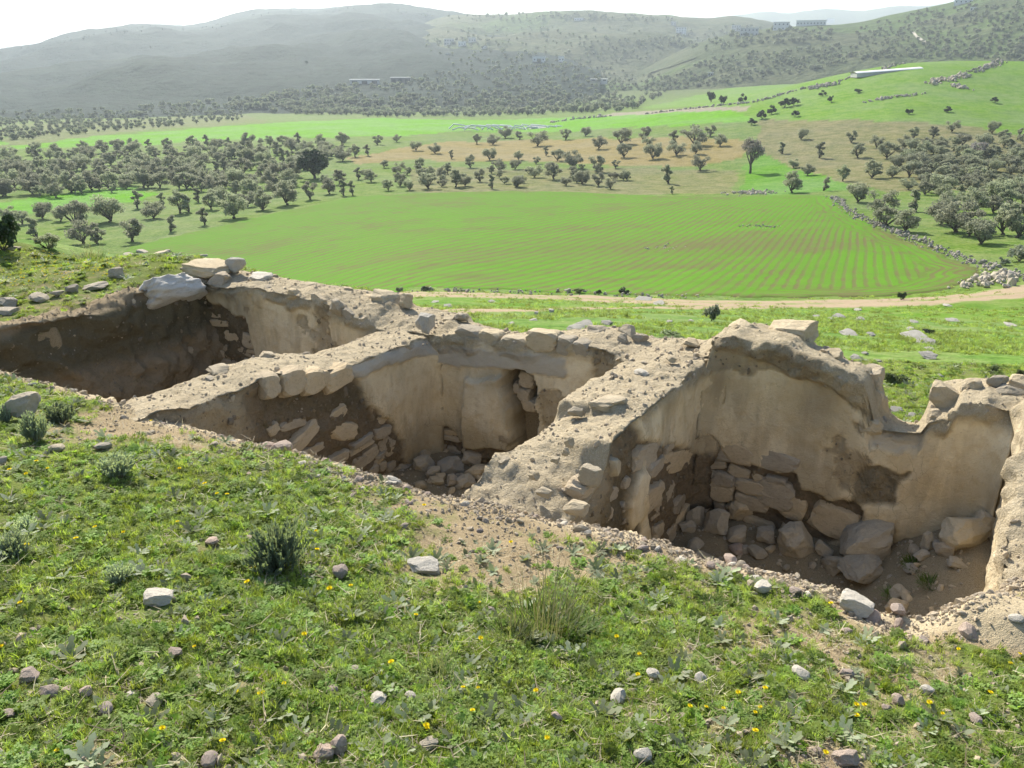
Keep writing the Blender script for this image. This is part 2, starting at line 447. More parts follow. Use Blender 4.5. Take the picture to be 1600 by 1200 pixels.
def green_of(x, y, p, q, s):
    """how grassy the ground is: bare near the broken edge, patchy elsewhere"""
    ld = lip_q(p) - q
    n = fbm(x, y, f=.8, octv=4, seed=21)
    g = .70 + .62 * n - .22 * np.abs(fbm(x, y, f=3.2, octv=3, seed=22))
    bare = sstep(.30 + .08 * sstep(.6, 1.6, p), .05, ld + .30 * fbm(x, y, f=1.7, octv=3, seed=23)) * (ld > -.3)
    # wider bare strips of trodden earth beside the two right-hand rooms
    strip = sstep(.42, .0, np.abs(ld - .62 + .25 * fbm(x, y, f=1.1, octv=2, seed=24)) - .12) * sstep(1.0, 2.6, p) * .75
    g = g - bare * 1.1 - strip * .12
    out = q > .2
    g = np.where(out, .95 + .35 * n - .6 * sstep(.9, .55, q) * sstep(-4, -3, p), g)
    g = np.where(p < -3.4, np.where(out, .9 + .4 * n, g - .2 * sstep(-4.6, -3.6, p)), g)
    g = np.where((p < -3.75) & (q < .6), np.maximum(g, .72 + .5 * n), g)
    g = g - 1.2 * sstep(1.3, .9, np.hypot((p - 5.3) / .5, (q + 2.68) / .22))
    return np.where(s > 0, .12 + .25 * n, g)
gg = green_of(gx, gy, gp, gq, gs)
attr(me, 'green', np.clip(gg, 0, 1).ravel())
pl = sstep(.34, .04, lipd + .22 * fbm(gx, gy, f=2.5, octv=3, seed=25)) * (lipd > -.25) * (gq < -1) + .7 * sstep(1.25, .8, np.hypot((gp - 5.3) / .5, (gq + 2.68) / .22))
attr(me, 'pale', np.clip(pl, 0, 1).ravel())
hillside = tag(obj('hillside_ground', me, M_NEAR), kind='structure')

# ------------------------------------------------------------------ the valley: one sheet to the horizon
def G(u, v): h = hit(u, v); return (h[0], h[1])
def Gp(*pts): return [G(*k) for k in pts]
FIELD = Gp((202, 386), (300, 362), (430, 333), (560, 306), (640, 303), (800, 298), (900, 300), (1000, 304), (1120, 307), (1200, 306), (1298, 306), (1330, 336), (1400, 366), (1470, 392), (1530, 420), (1515, 440), (1460, 455), (1380, 463), (1250, 466), (1100, 463), (950, 460), (800, 453), (700, 450), (640, 448)) + [(-8.0, 54.), (-22., 56.), (-40., 66.)]
LAND = [  # (world polygon, colour, dryness)
    (Gp((-100, 345), (200, 318), (260, 300), (200, 290), (0, 316), (-100, 320)), (.10, .25, .015), .0),
    (Gp((-200, 238), (180, 228), (330, 220), (640, 212), (720, 205), (860, 205), (1180, 190), (1180, 172), (1020, 176), (900, 182), (600, 184), (430, 192), (220, 208), (-100, 226)), (.115, .265, .02), .0),
    (Gp((540, 246), (700, 222), (820, 218), (1000, 215), (1150, 215), (1180, 232), (1100, 262), (960, 258), (800, 252), (660, 250), (560, 258)), (.21, .175, .07), .35),
    (Gp((1170, 305), (1330, 300), (1300, 250), (1240, 232), (1180, 240), (1160, 270)), (.085, .21, .018), .15),
    (Gp((640, 302), (1150, 300), (1150, 268), (1000, 262), (640, 262)), (.13, .15, .052), .5),
    (Gp((1180, 232), (1380, 300), (1700, 300), (1700, 190), (1400, 178), (1190, 185)), (.135, .145, .058), .55),
    (Gp((1000, 168), (1180, 186), (1420, 192), (1800, 215), (1800, 80), (1440, 80), (1250, 120), (1040, 160)), (.115, .225, .028), .25),
    (Gp((1400, 190), (1640, 215), (1640, 180), (1400, 165)), (.115, .205, .035), .1),
    (Gp((940, 182), (1175, 176), (1170, 168), (960, 176)), (.24, .22, .16), .2),
    (Gp((0, 232), (200, 206), (420, 190), (380, 178), (0, 196)), (.12, .155, .052), .35),
]
na, nr = 560, 520
th = np.concatenate([np.linspace(-math.pi, -.80, 40, endpoint=False), np.linspace(-.80, .80, na), np.linspace(.80, math.pi, 41)[1:]])
rr = np.exp(np.linspace(math.log(3.0), math.log(9000), nr))
T_, R_ = np.meshgrid(th, rr)
vx, vy = R_ * np.sin(T_), R_ * np.cos(T_)
vz = terrain(vx, vy)
vz = vz + .10 * fbm(vx, vy, f=.12, octv=3, seed=3) * sstep(12, 40, R_) + .05 * fbm(vx, vy, f=.6, octv=3, seed=4) * sstep(8, 20, R_) * sstep(300, 80, R_)
ins = np.minimum(np.minimum(vx - NX0, NX1 - vx), np.minimum(vy - NY0, NY1 - vy))
vz = vz - .02 - .25 * sstep(0, .6, ins) - 3.5 * sstep(.5, 1.6, ins)
land = np.tile(np.array([.105, .175, .034, 1.0]), (vx.size, 1)).reshape(*vx.shape, 4)
dry = np.full(vx.shape, .30)
slope_green = sstep(70, 40, R_)
land[..., :3] = land[..., :3] * (1 - slope_green[..., None]) + np.array([.10, .20, .024]) * slope_green[..., None]
dry = dry * (1 - slope_green) + .35 * slope_green
fl = sstep(480, 800, R_)[..., None]; land[..., :3] = land[..., :3] * (1 - fl) + np.array([.075, .11, .036]) * fl
jx = vx * (1 + .02 * vnoise(vx / 9, vy / 9, seed=40)); jy = vy * (1 + .02 * vnoise(vx / 9, vy / 9, seed=41))
for poly, c, dr in LAND:
    m = inpoly(jx, jy, poly)
    land[m, :3] = c; dry[m] = dr
me = mesh_from('ground', np.stack([vx, vy, vz], -1).reshape(-1, 3), grid_faces(nr, len(th)))
attr(me, 'land', land.reshape(-1, 4), 'FLOAT_COLOR'); attr(me, 'dry', dry.ravel())
ground = tag(obj('ground', me, M_GROUND), kind='structure')
def ground_at(x, y):
    x = np.atleast_1d(np.asarray(x, float)); y = np.atleast_1d(np.asarray(y, float))
    if NX0 + .3 < x[0] < NX1 - .3 and NY0 + .3 < y[0] < NY1 - .3:
        return float(near_z(x, y)[0][0])
    r = np.hypot(x, y)
    z = terrain(x, y) + .10 * fbm(x, y, f=.12, octv=3, seed=3) * sstep(12, 40, r) + .05 * fbm(x, y, f=.6, octv=3, seed=4) * sstep(8, 20, r) * sstep(300, 80, r) - .02
    return float(z[0])

# ------------------------------------------------------------------ ploughed crop field with its rows, and the dirt track
def sheet(name, poly, step, mat, lift, rowfn=None):
    P = np.array(poly); x0, y0 = P.min(0) - step; x1, y1 = P.max(0) + step
    X, Y = np.meshgrid(np.arange(x0, x1, step), np.arange(y0, y1, step))
    r = np.hypot(X, Y)
    Z = terrain(X, Y) + .10 * fbm(X, Y, f=.12, octv=3, seed=3) * sstep(12, 40, r) + .05 * fbm(X, Y, f=.6, octv=3, seed=4) * sstep(300, 80, r)
    Xj, Yj = X + .5 * vnoise(X * .5, Y * .5, seed=50), Y + .5 * vnoise(X * .5, Y * .5, seed=51)
    ok = inpoly(Xj, Yj, poly)
    d = polydist(Xj, Yj, poly)
    Z = Z + np.where(ok, lift * sstep(0, .8, d), -.3)
    okf = (ok[:-1, :-1] | ok[1:, :-1] | ok[:-1, 1:] | ok[1:, 1:])
    Fc = grid_faces(*X.shape, keep=okf)
    used = np.unique(Fc); remap = np.zeros(X.size, int); remap[used] = np.arange(len(used))
    me = mesh_from(name, np.stack([X, Y, Z], -1).reshape(-1, 3)[used], remap[Fc])
    if rowfn:
        for k, a in rowfn(X, Y, d).items(): attr(me, k, a.ravel()[used])
    return tag(obj(name, me, mat), kind='structure')
def mat_field():
    t = NT('young crop in drilled rows'); P = t.pos()
    n1 = t.noise(P, .06, 4, .6); n2 = t.noise(P, .5, 4, .6); n3 = t.noise(P, 3.5, 4, .7)
    row = t.attr('row')
    s = t.math('SINE', t.math('MULTIPLY', t.math('ADD', row, t.math('MULTIPLY', t.math('SUBTRACT', n2, .5), .5)), 2 * math.pi / .85))
    furrow = t.mr(s, -.1, .8)
    grn = t.mix(n2, (.075, .185, .010), (.105, .24, .014)); grn = t.mix(t.mr(n3, .4, .7, 0, .5), grn, (.068, .165, .010))
    soil = t.mix(n3, (.085, .08, .03), (.15, .13, .055))
    k = t.math('ADD', t.math('MULTIPLY', furrow, t.mr(n1, .35, .62, .5, .95)), t.attr('thin'))
    k = t.math('MULTIPLY', k, t.mr(t.math('ADD', t.math('MULTIPLY', n2, .5), t.math('MULTIPLY', n3, .5)), .36, .6, .35, 1.0))
    n0 = t.noise(P, .16, 4, .6, .5)
    k = t.math('ADD', k, t.mr(n0, .50, .70, 0, .5)); k = t.math('MINIMUM', k, .92)
    t.color(t.mix(k, grn, soil))
    t.bump(t.math('ADD', t.math('MULTIPLY', furrow, -.6), n3), .3, .06)
    return t.m
ctr = G(1180, 380); ctr2 = G(720, 400)
def rows(X, Y, d):
    k0, k1 = .52, -.0035
    s = (X - (Y - 60) * k0) / (1 + (Y - 60) * k1)
    s = s + 1.2 * fbm(X, Y, f=.03, octv=2, seed=60)
    s = s * .42 + .58 * 8 * np.log1p(np.exp(np.clip((s - 6) / 8, -30, 30)))
    hx, hy = G(1330, 400)
    head = sstep(9, 6, d) * sstep(10, 30, X)
    row = s * (1 - head) + d * head
    row = np.where((d < 3.5) & (X > 18), d, s)
    thin = .75 * np.exp(-(((X - ctr[0]) / 16) ** 2 + ((Y - ctr[1]) / 7) ** 2)) + .55 * np.exp(-(((X - ctr2[0]) / 9) ** 2 + ((Y - ctr2[1]) / 6) ** 2)) + .7 * sstep(2.2, .6, d) * (X > 15) * (Y < 95)
    return {'row': row, 'thin': np.clip(thin + .25 * fbm(X, Y, f=.08, octv=3, seed=61), 0, 1)}
crop_field = sheet('crop_field', FIELD, .55, mat_field(), .07, rows)

def ribbon(name, pts, w, mat, lift=.05, step=.5, seed=0):
    P = [np.array(k) for k in pts]; c = []
    for i in range(len(P) - 1):
        n = max(2, int(np.linalg.norm(P[i + 1] - P[i]) / step))
        a = P[max(i - 1, 0)]; b = P[i]; e = P[i + 1]; f = P[min(i + 2, len(P) - 1)]
        for k in range(n):
            s = k / n
            c.append(.5 * (2 * b + (e - a) * s + (2 * a - 5 * b + 4 * e - f) * s * s + (3 * b - a - 3 * e + f) * s ** 3))
    c.append(P[-1]); c = np.array(c)
    tg = np.gradient(c, axis=0); tg /= np.linalg.norm(tg, axis=1)[:, None] + 1e-9
    nn = np.stack([-tg[:, 1], tg[:, 0]], -1)
    m = 13; off = np.linspace(-.5, .5, m)
    ww = w * (1 + .22 * vnoise(np.arange(len(c)) * step * .35, np.zeros(len(c)), seed=seed))
    X = c[:, 0, None] + nn[:, 0, None] * off * ww[:, None]; Y = c[:, 1, None] + nn[:, 1, None] * off * ww[:, None]
    r = np.hypot(X, Y)
    Z = terrain(X, Y) + .10 * fbm(X, Y, f=.12, octv=3, seed=3) * sstep(12, 40, r) + .05 * fbm(X, Y, f=.6, octv=3, seed=4) * sstep(8, 20, r) * sstep(300, 80, r)
    Z = Z + lift * np.sin(np.linspace(0, math.pi, m))[None] ** .5 - .02
    me = mesh_from(name, np.stack([X, Y, Z], -1).reshape(-1, 3), grid_faces(len(c), m))
    attr(me, 'across', np.tile(off, (len(c), 1)).ravel())
    return tag(obj(name, me, mat), kind='structure')
def mat_track():
    t = NT('packed dirt track'); P = t.pos()
    n2 = t.noise(P, .8, 4, .65); n3 = t.noise(P, 5, 4, .7)
    ac = t.math('ABSOLUTE', t.attr('across'))
    c = t.mix(n3, (.25, .185, .12), (.40, .32, .22)); c = t.mix(t.mr(n2, .5, .75, 0, .6), c, (.27, .21, .13))
    grass = t.mix(n3, (.12, .19, .04), (.19, .25, .07))
    mid = t.math('MULTIPLY', t.mr(ac, .13, .03), t.mr(n2, .42, .6, 0, .85))
    edge = t.mr(t.math('ADD', ac, t.math('MULTIPLY', t.math('SUBTRACT', n2, .5), .5)), .36, .46)
    t.color(t.mix(t.math('MAXIMUM', mid, edge), c, grass)); t.bump(n3, .5, .06)
    return t.m
M_TRACK = mat_track()
ribbon('dirt_track', Gp((1720, 440), (1600, 458), (1500, 466), (1400, 472), (1300, 475), (1200, 476), (1100, 474), (1000, 470), (900, 466), (800, 463), (720, 461), (650, 461)) + [(-10, 54), (-16, 56)], 5.6, M_TRACK, .06, seed=71)
ribbon('dirt_track', Gp((1230, 478), (1100, 480), (1000, 480), (900, 482), (800, 484), (740, 486), (690, 488)), 2.2, M_TRACK, .05, seed=72)

# ------------------------------------------------------------------ rock meshes shared by stones and boulders
def rock_mesh(name, seed, sub=2, box=.5, cuts=7, rough=.06, flat=False, minc=.62, maxc=.92):
    r = np.random.default_rng(seed)
    bm = bmesh.new(); bmesh.ops.create_icosphere(bm, subdivisions=sub, radius=1.0)
    V = np.array([v.co[:] for v in bm.verts])
    Fc = np.array([[v.index for v in f.verts] for f in bm.faces]); bm.free()
    inf = V / np.max(np.abs(V), axis=1)[:, None]
    V = V * (1 - box) + inf * box * (.86 if box < .9 else 1.0)
    for k in range(cuts):
        n = r.normal(size=3); n /= np.linalg.norm(n)
        d = r.uniform(minc, maxc)
        h = V @ n - d
        V = V - np.where(h > 0, h, 0)[:, None] * n
    V = V * (1 + rough * fbm(V[:, 0] + seed, V[:, 1], V[:, 2], f=1.7, octv=3, seed=seed)[:, None] * 1.6)
    if sub > 2: V = V * (1 + rough * .5 * fbm(V[:, 0] + seed, V[:, 1], V[:, 2], f=5, octv=4, seed=seed + 9)[:, None])
    V = V / np.max(np.abs(V), axis=0)
    return mesh_from(name, V, Fc, not flat)
BLOCK = [rock_mesh('block', 100 + k, 3, .94, 8, .055, True, minc=1.02, maxc=1.5) for k in range(10)]
PEB = [rock_mesh('pebble', 200 + k, 2, .35, 10, .10, True) for k in range(10)]
BOULD = [rock_mesh('boulder', 300 + k, 4, .6, 15, .10, True, minc=.60, maxc=.98) for k in range(9)]
SLAB = [rock_mesh('slab', 400 + k, 3, .5, 14, .20, True, minc=.5, maxc=.95) for k in range(6)]
_inst = {}
def with_mat(me, mat):                               # one shared copy of a mesh per material
    k = (me.name, mat.name)
    if k not in _inst:
        c = me.copy(); c.materials.clear(); c.materials.append(mat); _inst[k] = c
    return _inst[k]
RG = np.random.default_rng(7)
def stone_obj(name, pool, mat, loc, half, rot, parent=None):
    me = with_mat(pool[int(RG.integers(len(pool)))], mat)
    o = obj(name, me, None, parent)
    o.location = loc; o.scale = half; o.rotation_euler = rot
    return o

# ------------------------------------------------------------------ walls of the ruin
YAW = math.atan2(D[1], D[0])
def frame(axis, p0):
    if axis == 'q':  return lambda s, dp: xy_of(s, dp)
    if axis == 'p+': return lambda s, dp: xy_of(p0 - dp, s)
    return lambda s, dp: xy_of(p0 + dp, s)
def wall_grid(name, axis, p0, s0, s1, zf, zb, T, zbot, fields, step=.02, seed=0, toprough=.024, facerough=.018, back=True, sag=None):
    """a wall as one surface: face, broken top and far side; fields(s, z, depth, part) gives recess and surface kinds"""
    S = np.arange(s0, s1 + step * .5, step); n = len(S)
    ZF = zf(S) + .018 * fbm(S, S * 0, f=6, octv=3, seed=seed + 1); ZB = zb(S) + .025 * fbm(S, S * 0, f=5, octv=3, seed=seed + 2)
    m1 = int((ZF.max() - zbot) / step); m2 = int(T / step); m3 = 26
    f1 = np.linspace(0, 1, m1); f2 = np.linspace(0, 1, m2 + 2)[1:-1]; f3 = np.linspace(0, 1, m3)
    part = np.concatenate([np.zeros(m1), np.ones(m2), np.full(m3, 2)])
    Z = np.concatenate([zbot + (ZF[:, None] - zbot) * f1, ZF[:, None] + (ZB - ZF)[:, None] * f2, ZB[:, None] + (zbot - ZB)[:, None] * f3], 1)
    Dp = np.concatenate([np.zeros((n, m1)), np.tile(f2 * T, (n, 1)), np.full((n, m3), T)], 1)
    Sg = np.tile(S[:, None], (1, Z.shape[1])); Pt = np.tile(part, (n, 1))
    top = Pt == 1; face = Pt == 0; bk = Pt == 2
    rec, at_ = fields(Sg, Z, Dp, Pt, ZF[:, None])
    edge = np.where(top, np.minimum(Dp, T - Dp), 0)
    hump = .035 * np.sin(np.clip(Dp / T, 0, 1) * math.pi) * top
    tz = toprough * 1.25 * fbm(Sg, Dp, f=5, octv=5, seed=seed + 3, gain=.72) + .5 * toprough * np.maximum(0, fbm(Sg, Dp, f=15, octv=2, seed=seed + 4)) * 1.6
    Z = Z + np.where(top, tz * sstep(0, .05, edge) + hump, 0)
    fn = facerough * fbm(Sg, Z, f=2.6, octv=6, seed=seed + 5, gain=.62) * 1.7
    rough = np.maximum(at_['rub'], at_['mort'])
    fn = fn + rough * .045 * fbm(Sg, Z, f=9, octv=4, seed=seed + 6, gain=.6) * 1.5
    below = np.where(face, ZF[:, None] - Z, 1)
    rnd = .025 * sstep(.07, 0, below) + .04 * sstep(.22, 0, below) * vnoise(Sg * 4, Z * 2, seed=seed + 8)
    Dp = Dp + np.where(face, rec + fn + rnd, 0) + np.where(bk, fn, 0)
    x, y = frame(axis, p0)(Sg, Dp)
    V = np.stack([x, y, Z], -1).reshape(-1, 3); k = Z.shape[1]
    Fc = grid_faces(n, k)
    if axis == 'p+': pass
    # end caps
    caps = []
    for i in (0, n - 1):
        c = len(V); V = np.concatenate([V, [[*frame(axis, p0)(S[i], T * .5), zbot + .4]]])
        for j in range(k - 1): caps.append((i * k + j, i * k + j + 1, c, c))
    me = mesh_from(name, V, np.concatenate([Fc]))
    # caps as a second pass (triangles)
    bm = bmesh.new(); bm.from_mesh(me); bm.verts.ensure_lookup_table()
    for a, b, c, _ in caps:
        try: bm.faces.new((bm.verts[a], bm.verts[b], bm.verts[c]))
        except Exception: pass
    bmesh.ops.recalc_face_normals(bm, faces=bm.faces[:])
    bm.to_mesh(me); bm.free()
    for nm in ('rub', 'mort', 'stain_dark', 'cem', 'moss_dark', 'crack'):
        a = np.clip(at_[nm], 0, 1).ravel()
        attr(me, nm, np.concatenate([a, np.zeros(len(V) - len(a))]))
    me.materials.append(M_WALL)
    return me
def fillet(x, r=.26):                                 # rounded inner corner, x metres from it
    x = np.clip(np.where(x < 0, r, x), 0, r)
    return r - np.sqrt(np.maximum(0, r * r - (r - x) ** 2))
def lerpf(pts):
    pts = sorted(pts); a = np.array(pts); return lambda s: np.interp(s, a[:, 0], a[:, 1])
def zone(polys, s, z, soft=.04, seed=0):             # soft-edged mask of polygons in (s, z)
    m = np.zeros(s.shape)
    sj = s + .035 * fbm(s, z, f=7, octv=3, seed=seed + 70) * 1.5; zj = z + .035 * fbm(s, z, f=7, octv=3, seed=seed + 71) * 1.5
    for P in polys:
        i = inpoly(sj, zj, P); d = polydist(sj, zj, P)
        m = np.maximum(m, np.clip(.5 + np.where(i, d, -d) / soft, 0, 1))
    return m
def base_attr(s, z, dp, pt, ZF, seed=0, lip=.10):
    top = (pt >= 1) * 1.0
    below = ZF - z
    edge = sstep(lip + .10, lip - .02, below + .10 * fbm(s, z, f=4, octv=3, seed=seed + 80) * 1.4)
    rub = np.maximum(top, edge)
    return {'rub': rub, 'mort': np.zeros(s.shape), 'stain_dark': np.zeros(s.shape), 'cem': np.zeros(s.shape), 'moss_dark': np.zeros(s.shape), 'crack': np.zeros(s.shape)}

# --- the long rear wall: heights traced along its front and rear edges
BF = [on_q(*k) for k in ((200, 440), (300, 440), (350, 453), (382, 447), (442, 462), (494, 471), (522, 486), (557, 497), (580, 512), (667, 526), (712, 523), (775, 533), (819, 538), (882, 537), (942, 550), (972, 564),
      (1107, 561), (1114, 530), (1153, 527), (1225, 536), (1262, 552), (1300, 566), (1335, 584), (1352, 598), (1360, 640), (1367, 674), (1412, 679), (1439, 680), (1448, 664), (1482, 658), (1500, 630), (1542, 629), (1562, 640), (1598, 646), (1680, 650))]
BR = [on_q(*k, q=.65) for k in ((330, 425), (379, 423), (409, 431), (442, 434), (480, 440), (544, 450), (629, 458), (649, 477), (681, 484), (730, 488), (742, 503), (760, 509), (825, 522), (870, 520), (926, 512), (975, 511), (1012, 527),
      (1110, 529), (1138, 513), (1189, 507), (1262, 517), (1279, 541), (1311, 549), (1337, 571), (1368, 579), (1380, 610), (1392, 650), (1412, 660), (1440, 660), (1454, 620), (1469, 597), (1525, 589), (1581, 592), (1680, 596))]
def Zq(*px): return [on_q(*k) for k in px]
R2_MASON = Zq((560, 622), (612, 618), (648, 632), (668, 660), (700, 668), (716, 690), (730, 700), (800, 702), (800, 760), (540, 760))
R3_MASON = Zq((985, 640), (1030, 655), (1075, 664), (1112, 676), (1122, 697), (1155, 712), (1180, 735), (1240, 742), (1252, 768), (1300, 786), (1345, 790), (1345, 850), (985, 850))
R3_DARK = Zq((1337, 732), (1375, 728), (1400, 738), (1426, 735), (1420, 745), (1404, 750), (1397, 790), (1326, 785), (1330, 755))
R1_RED = Zq((290, 455), (345, 480), (362, 492), (384, 500), (390, 525), (396, 560), (398, 640), (280, 640))
NICHE = Zq((790, 582), (832, 584), (837, 610), (836, 650), (838, 690), (830, 720), (802, 720), (800, 640), (790, 622))
PIER = Zq((728, 590), (790, 588), (796, 640), (800, 720), (722, 720))
BAND2 = Zq((686, 541), (760, 546), (820, 552), (884, 560), (884, 592), (840, 586), (790, 579), (720, 572), (686, 566))
RUB3 = Zq((1100, 500), (1118, 545), (1160, 548), (1215, 575), (1262, 590), (1300, 604), (1328, 625), (1345, 650), (1375, 660), (1380, 560), (1280, 500))
SILL = Zq((1362, 655), (1412, 672), (1445, 675), (1440, 700), (1400, 712), (1355, 700))
def back_fields(s, z, dp, pt, ZF):
    a = base_attr(s, z, dp, pt, ZF, 11, .07)
    f = pt == 0
    ms = np.maximum(zone([R2_MASON, R3_MASON], s, z, .02, 1), zone([R1_RED], s, z, .04, 2)) * f
    dk = zone([R3_DARK], s, z, .03, 3) * f
    ni = zone([NICHE], s, z, .03, 4) * f
    pi_ = zone([PIER], s, z, .025, 5) * f
    bd = zone([BAND2], s, z, .02, 6) * f
    si = zone([SILL], s, z, .03, 7) * f
    rec = .06 * ms + .035 * dk + .34 * ni - .07 * pi_ * (1 - ni) - .018 * bd + .03 * si
    # spalled patches where the skin of plaster has come off
    sp_ = sstep(.24, .27, fbm(s, z, f=1.9, octv=5, seed=90)) * f
    rec = rec + .018 * sp_
    rec = rec - (fillet(s - 3.01) + fillet(s) + fillet(-.70 - s) + fillet(2.31 - s) + fillet(5.29 - s)) * f * sstep(0, .25, ZF - z)
    a['crack'] = zone([R2_MASON, R3_MASON, R3_DARK], s, z, .55, 1) * f
    # rubble overhang on the tall piece of wall
    oh = sstep(3.05, 3.3, s) * sstep(4.2, 3.9, s) * sstep(.22, .05, ZF - z + .08 * fbm(s, z, f=5, octv=3, seed=91)) * f
    rec = rec - .06 * oh
    ru = zone([RUB3], s, z, .03, 8) * f
    rec = rec - .035 * ru + .07 * ru * fbm(s, z, f=3.5, octv=5, seed=111, gain=.62)
    a['rub'] = np.maximum(np.maximum(a['rub'], oh * .8), ru)
    a['mort'] = np.maximum(np.maximum(ms, sp_ * .45), np.maximum(dk * .7, ni * .9))
    a['rub'] = np.where(f, a['rub'] * (1 - ms), a['rub'])
    a['cem'] = np.maximum(bd, si * .8)
    st = sstep(.12, .5, fbm(s, z * .35, f=2.0, octv=4, seed=92)) * .55
    st = np.maximum(st, .75 * np.exp(-((s - 3.95) / .22) ** 2) * sstep(-3.2, -2.5, z) * sstep(-2.15, -2.4, z))
    st = np.maximum(st, .6 * np.exp(-((s - .95) / .35) ** 2 - ((z + 2.95) / .16) ** 2))
    st = np.maximum(st, .55 * sstep(-3.35, -3.7, z))  # darker towards the foot of the wall
    st = np.maximum(st, .5 * sstep(4.7, 5.3, s) * sstep(-2.5, -3.0, z))  # darker low down towards the right end
    st = np.maximum(st, .7 * np.exp(-((s - 3.12) / .10) ** 2 - ((z + 2.55) / .22) ** 2))
    a['stain_dark'] = st * f * .8
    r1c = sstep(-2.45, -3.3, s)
    a['moss_dark'] = np.maximum(.85 * ni, .75 * r1c * f) * (.6 + .4 * fbm(s, z, f=5, octv=3, seed=93))  # dark tint in the niche, growing towards the wall's left end
    a['moss_dark'] = np.maximum(a['moss_dark'], .35 * dk)  # recessed patch tinted darker
    return rec, a
rear = empty('ruined_rear_wall', (*xy_of(1.0, .3), -3.9), 'long plastered rear wall running behind all the sunken rooms of the ruin', 'wall')
def put(o, parent):                                   # parent without moving
    o.parent = parent; o.matrix_parent_inverse = Matrix.Translation(parent.location).inverted()
    return o
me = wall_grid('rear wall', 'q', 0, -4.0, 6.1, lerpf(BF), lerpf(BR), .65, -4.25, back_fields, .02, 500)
put(obj('plastered_masonry', me), rear)

# --- first cross wall (between the left and the middle room)
W1R = [on_p(*k, p=0) for k in ((667, 527), (610, 549), (551, 572), (500, 583), (470, 585), (432, 586), (408, 592), (380, 612), (340, 622), (300, 640), (256, 642))] + [(.3, -2.62)]
W1L = [on_p(*k, p=-.7) for k in ((587, 520), (484, 557), (424, 551), (387, 560), (350, 571), (320, 584), (299, 594), (256, 609), (204, 626))] + [(.3, -2.68), (-3.4, -2.55)]
def Zp(p0, *px): return [on_p(*k, p=p0) for k in px]
W1_MASON = Zp(0, (240, 640), (412, 592), (470, 586), (545, 578), (556, 590), (572, 620), (584, 640), (596, 680), (590, 760), (200, 760))
W1_LOW = Zp(0, (586, 640), (612, 655), (630, 690), (640, 760), (580, 760))
BAND1 = Zp(0, (669, 527), (610, 549), (549, 573), (551, 592), (600, 573), (640, 559), (669, 550))
W1_MOSS = Zp(0, (415, 615), (500, 600), (575, 600), (580, 640), (470, 655), (420, 640))
def w1_fields(s, z, dp, pt, ZF):
    a = base_attr(s, z, dp, pt, ZF, 12, .03); f = pt == 0
    ms = zone([W1_MASON, W1_LOW], s, z, .05, 11) * f; bd = zone([BAND1], s, z, .015, 12) * f
    mo = zone([W1_MOSS], s, z, .15, 13) * f
    near = sstep(-2.2, -2.6, s) * f                    # crumbling nose of earth
    rec = .05 * ms - .02 * bd - .05 * near - fillet(-s) * f * sstep(0, .2, ZF - z)
    a['crack'] = zone([W1_MASON, W1_LOW], s, z, .4, 11) * f
    a['mort'] = ms * (1 - .5 * near); a['cem'] = bd; a['moss_dark'] = .55 * mo * (.7 + .5 * fbm(s, z, f=6, octv=3, seed=94))
    a['rub'] = np.where(f, np.maximum(a['rub'] * (1 - ms) * (1 - bd), .7 * near), a['rub'])
    a['stain_dark'] = np.maximum(sstep(.1, .5, fbm(s, z * .4, f=2.2, octv=4, seed=95)) * .5, .5 * sstep(-3.4, -3.8, z)) * f  # stained blotches, and darker towards the foot
    return rec, a
cross1 = empty('ruined_cross_wall', (*xy_of(-.35, -1.4), -3.9), 'rubble topped cross wall with blocky stones between left and middle rooms', 'wall', 'cross walls of the ruin')
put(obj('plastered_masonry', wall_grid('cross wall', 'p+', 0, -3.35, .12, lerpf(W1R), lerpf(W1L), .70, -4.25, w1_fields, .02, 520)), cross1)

# --- second cross wall (between the middle and the right room)
W2R = [on_p(*k, p=3.01) for k in ((1107, 561), (1038, 626), (1008, 649), (993, 662), (961, 692))] + [(.3, -2.36), (-2.02, -2.52), (-2.2, -2.62), (-2.45, -2.68), (-2.75, -2.75), (-3.2, -2.85)]
W2L = [on_p(*k, p=2.31) for k in ((987, 558), (873, 629))] + [(-1.45, -2.52), (-1.72, -2.52), (-2.05, -2.48), (-2.3, -2.42), (-2.5, -2.52), (-2.9, -2.62), (-3.3, -2.75), (.3, -2.44)]
W2_MASON = Zp(3.01, (961, 690), (995, 664), (1012, 690), (1010, 720), (1000, 760), (1000, 860), (850, 860), (860, 760))
W2_STONE = Zp(3.01, (1004, 690), (1030, 690), (1060, 700), (1107, 712), (1107, 860), (1016, 860), (1014, 740), (1006, 710))
W2_PLAST = Zp(3.01, (1000, 738), (1014, 742), (1012, 800), (985, 830), (978, 800), (990, 760))
def w2_fields(s, z, dp, pt, ZF):
    a = base_attr(s, z, dp, pt, ZF, 13, .02); f = pt == 0
    ms = zone([W2_MASON], s, z, .06, 21) * f; st_ = zone([W2_STONE], s, z, .06, 23) * f
    a['crack'] = zone([W2_STONE], s, z, .4, 23) * f
    pl_ = zone([W2_PLAST], s, z, .03, 22) * f
    near = sstep(-1.7, -2.1, s) * f
    ms = ms * (1 - pl_)
    rec = .05 * ms + .04 * st_ - fillet(-s) * f * sstep(0, .2, ZF - z) - .03 * pl_ - .07 * near * (1 - pl_) * sstep(-3.2, -2.6, z)
    a['mort'] = np.maximum(ms * (1 - .45 * near), st_); a['rub'] = np.where(f, np.maximum(a['rub'] * (1 - ms), .55 * near * sstep(-3.0, -2.5, z)), a['rub'])
    a['moss_dark'] = .45 * ms * sstep(-2.5, -2.9, z); a['stain_dark'] = .5 * sstep(.05, .5, fbm(s, z * .4, f=2.3, octv=4, seed=96)) * f
    return rec, a
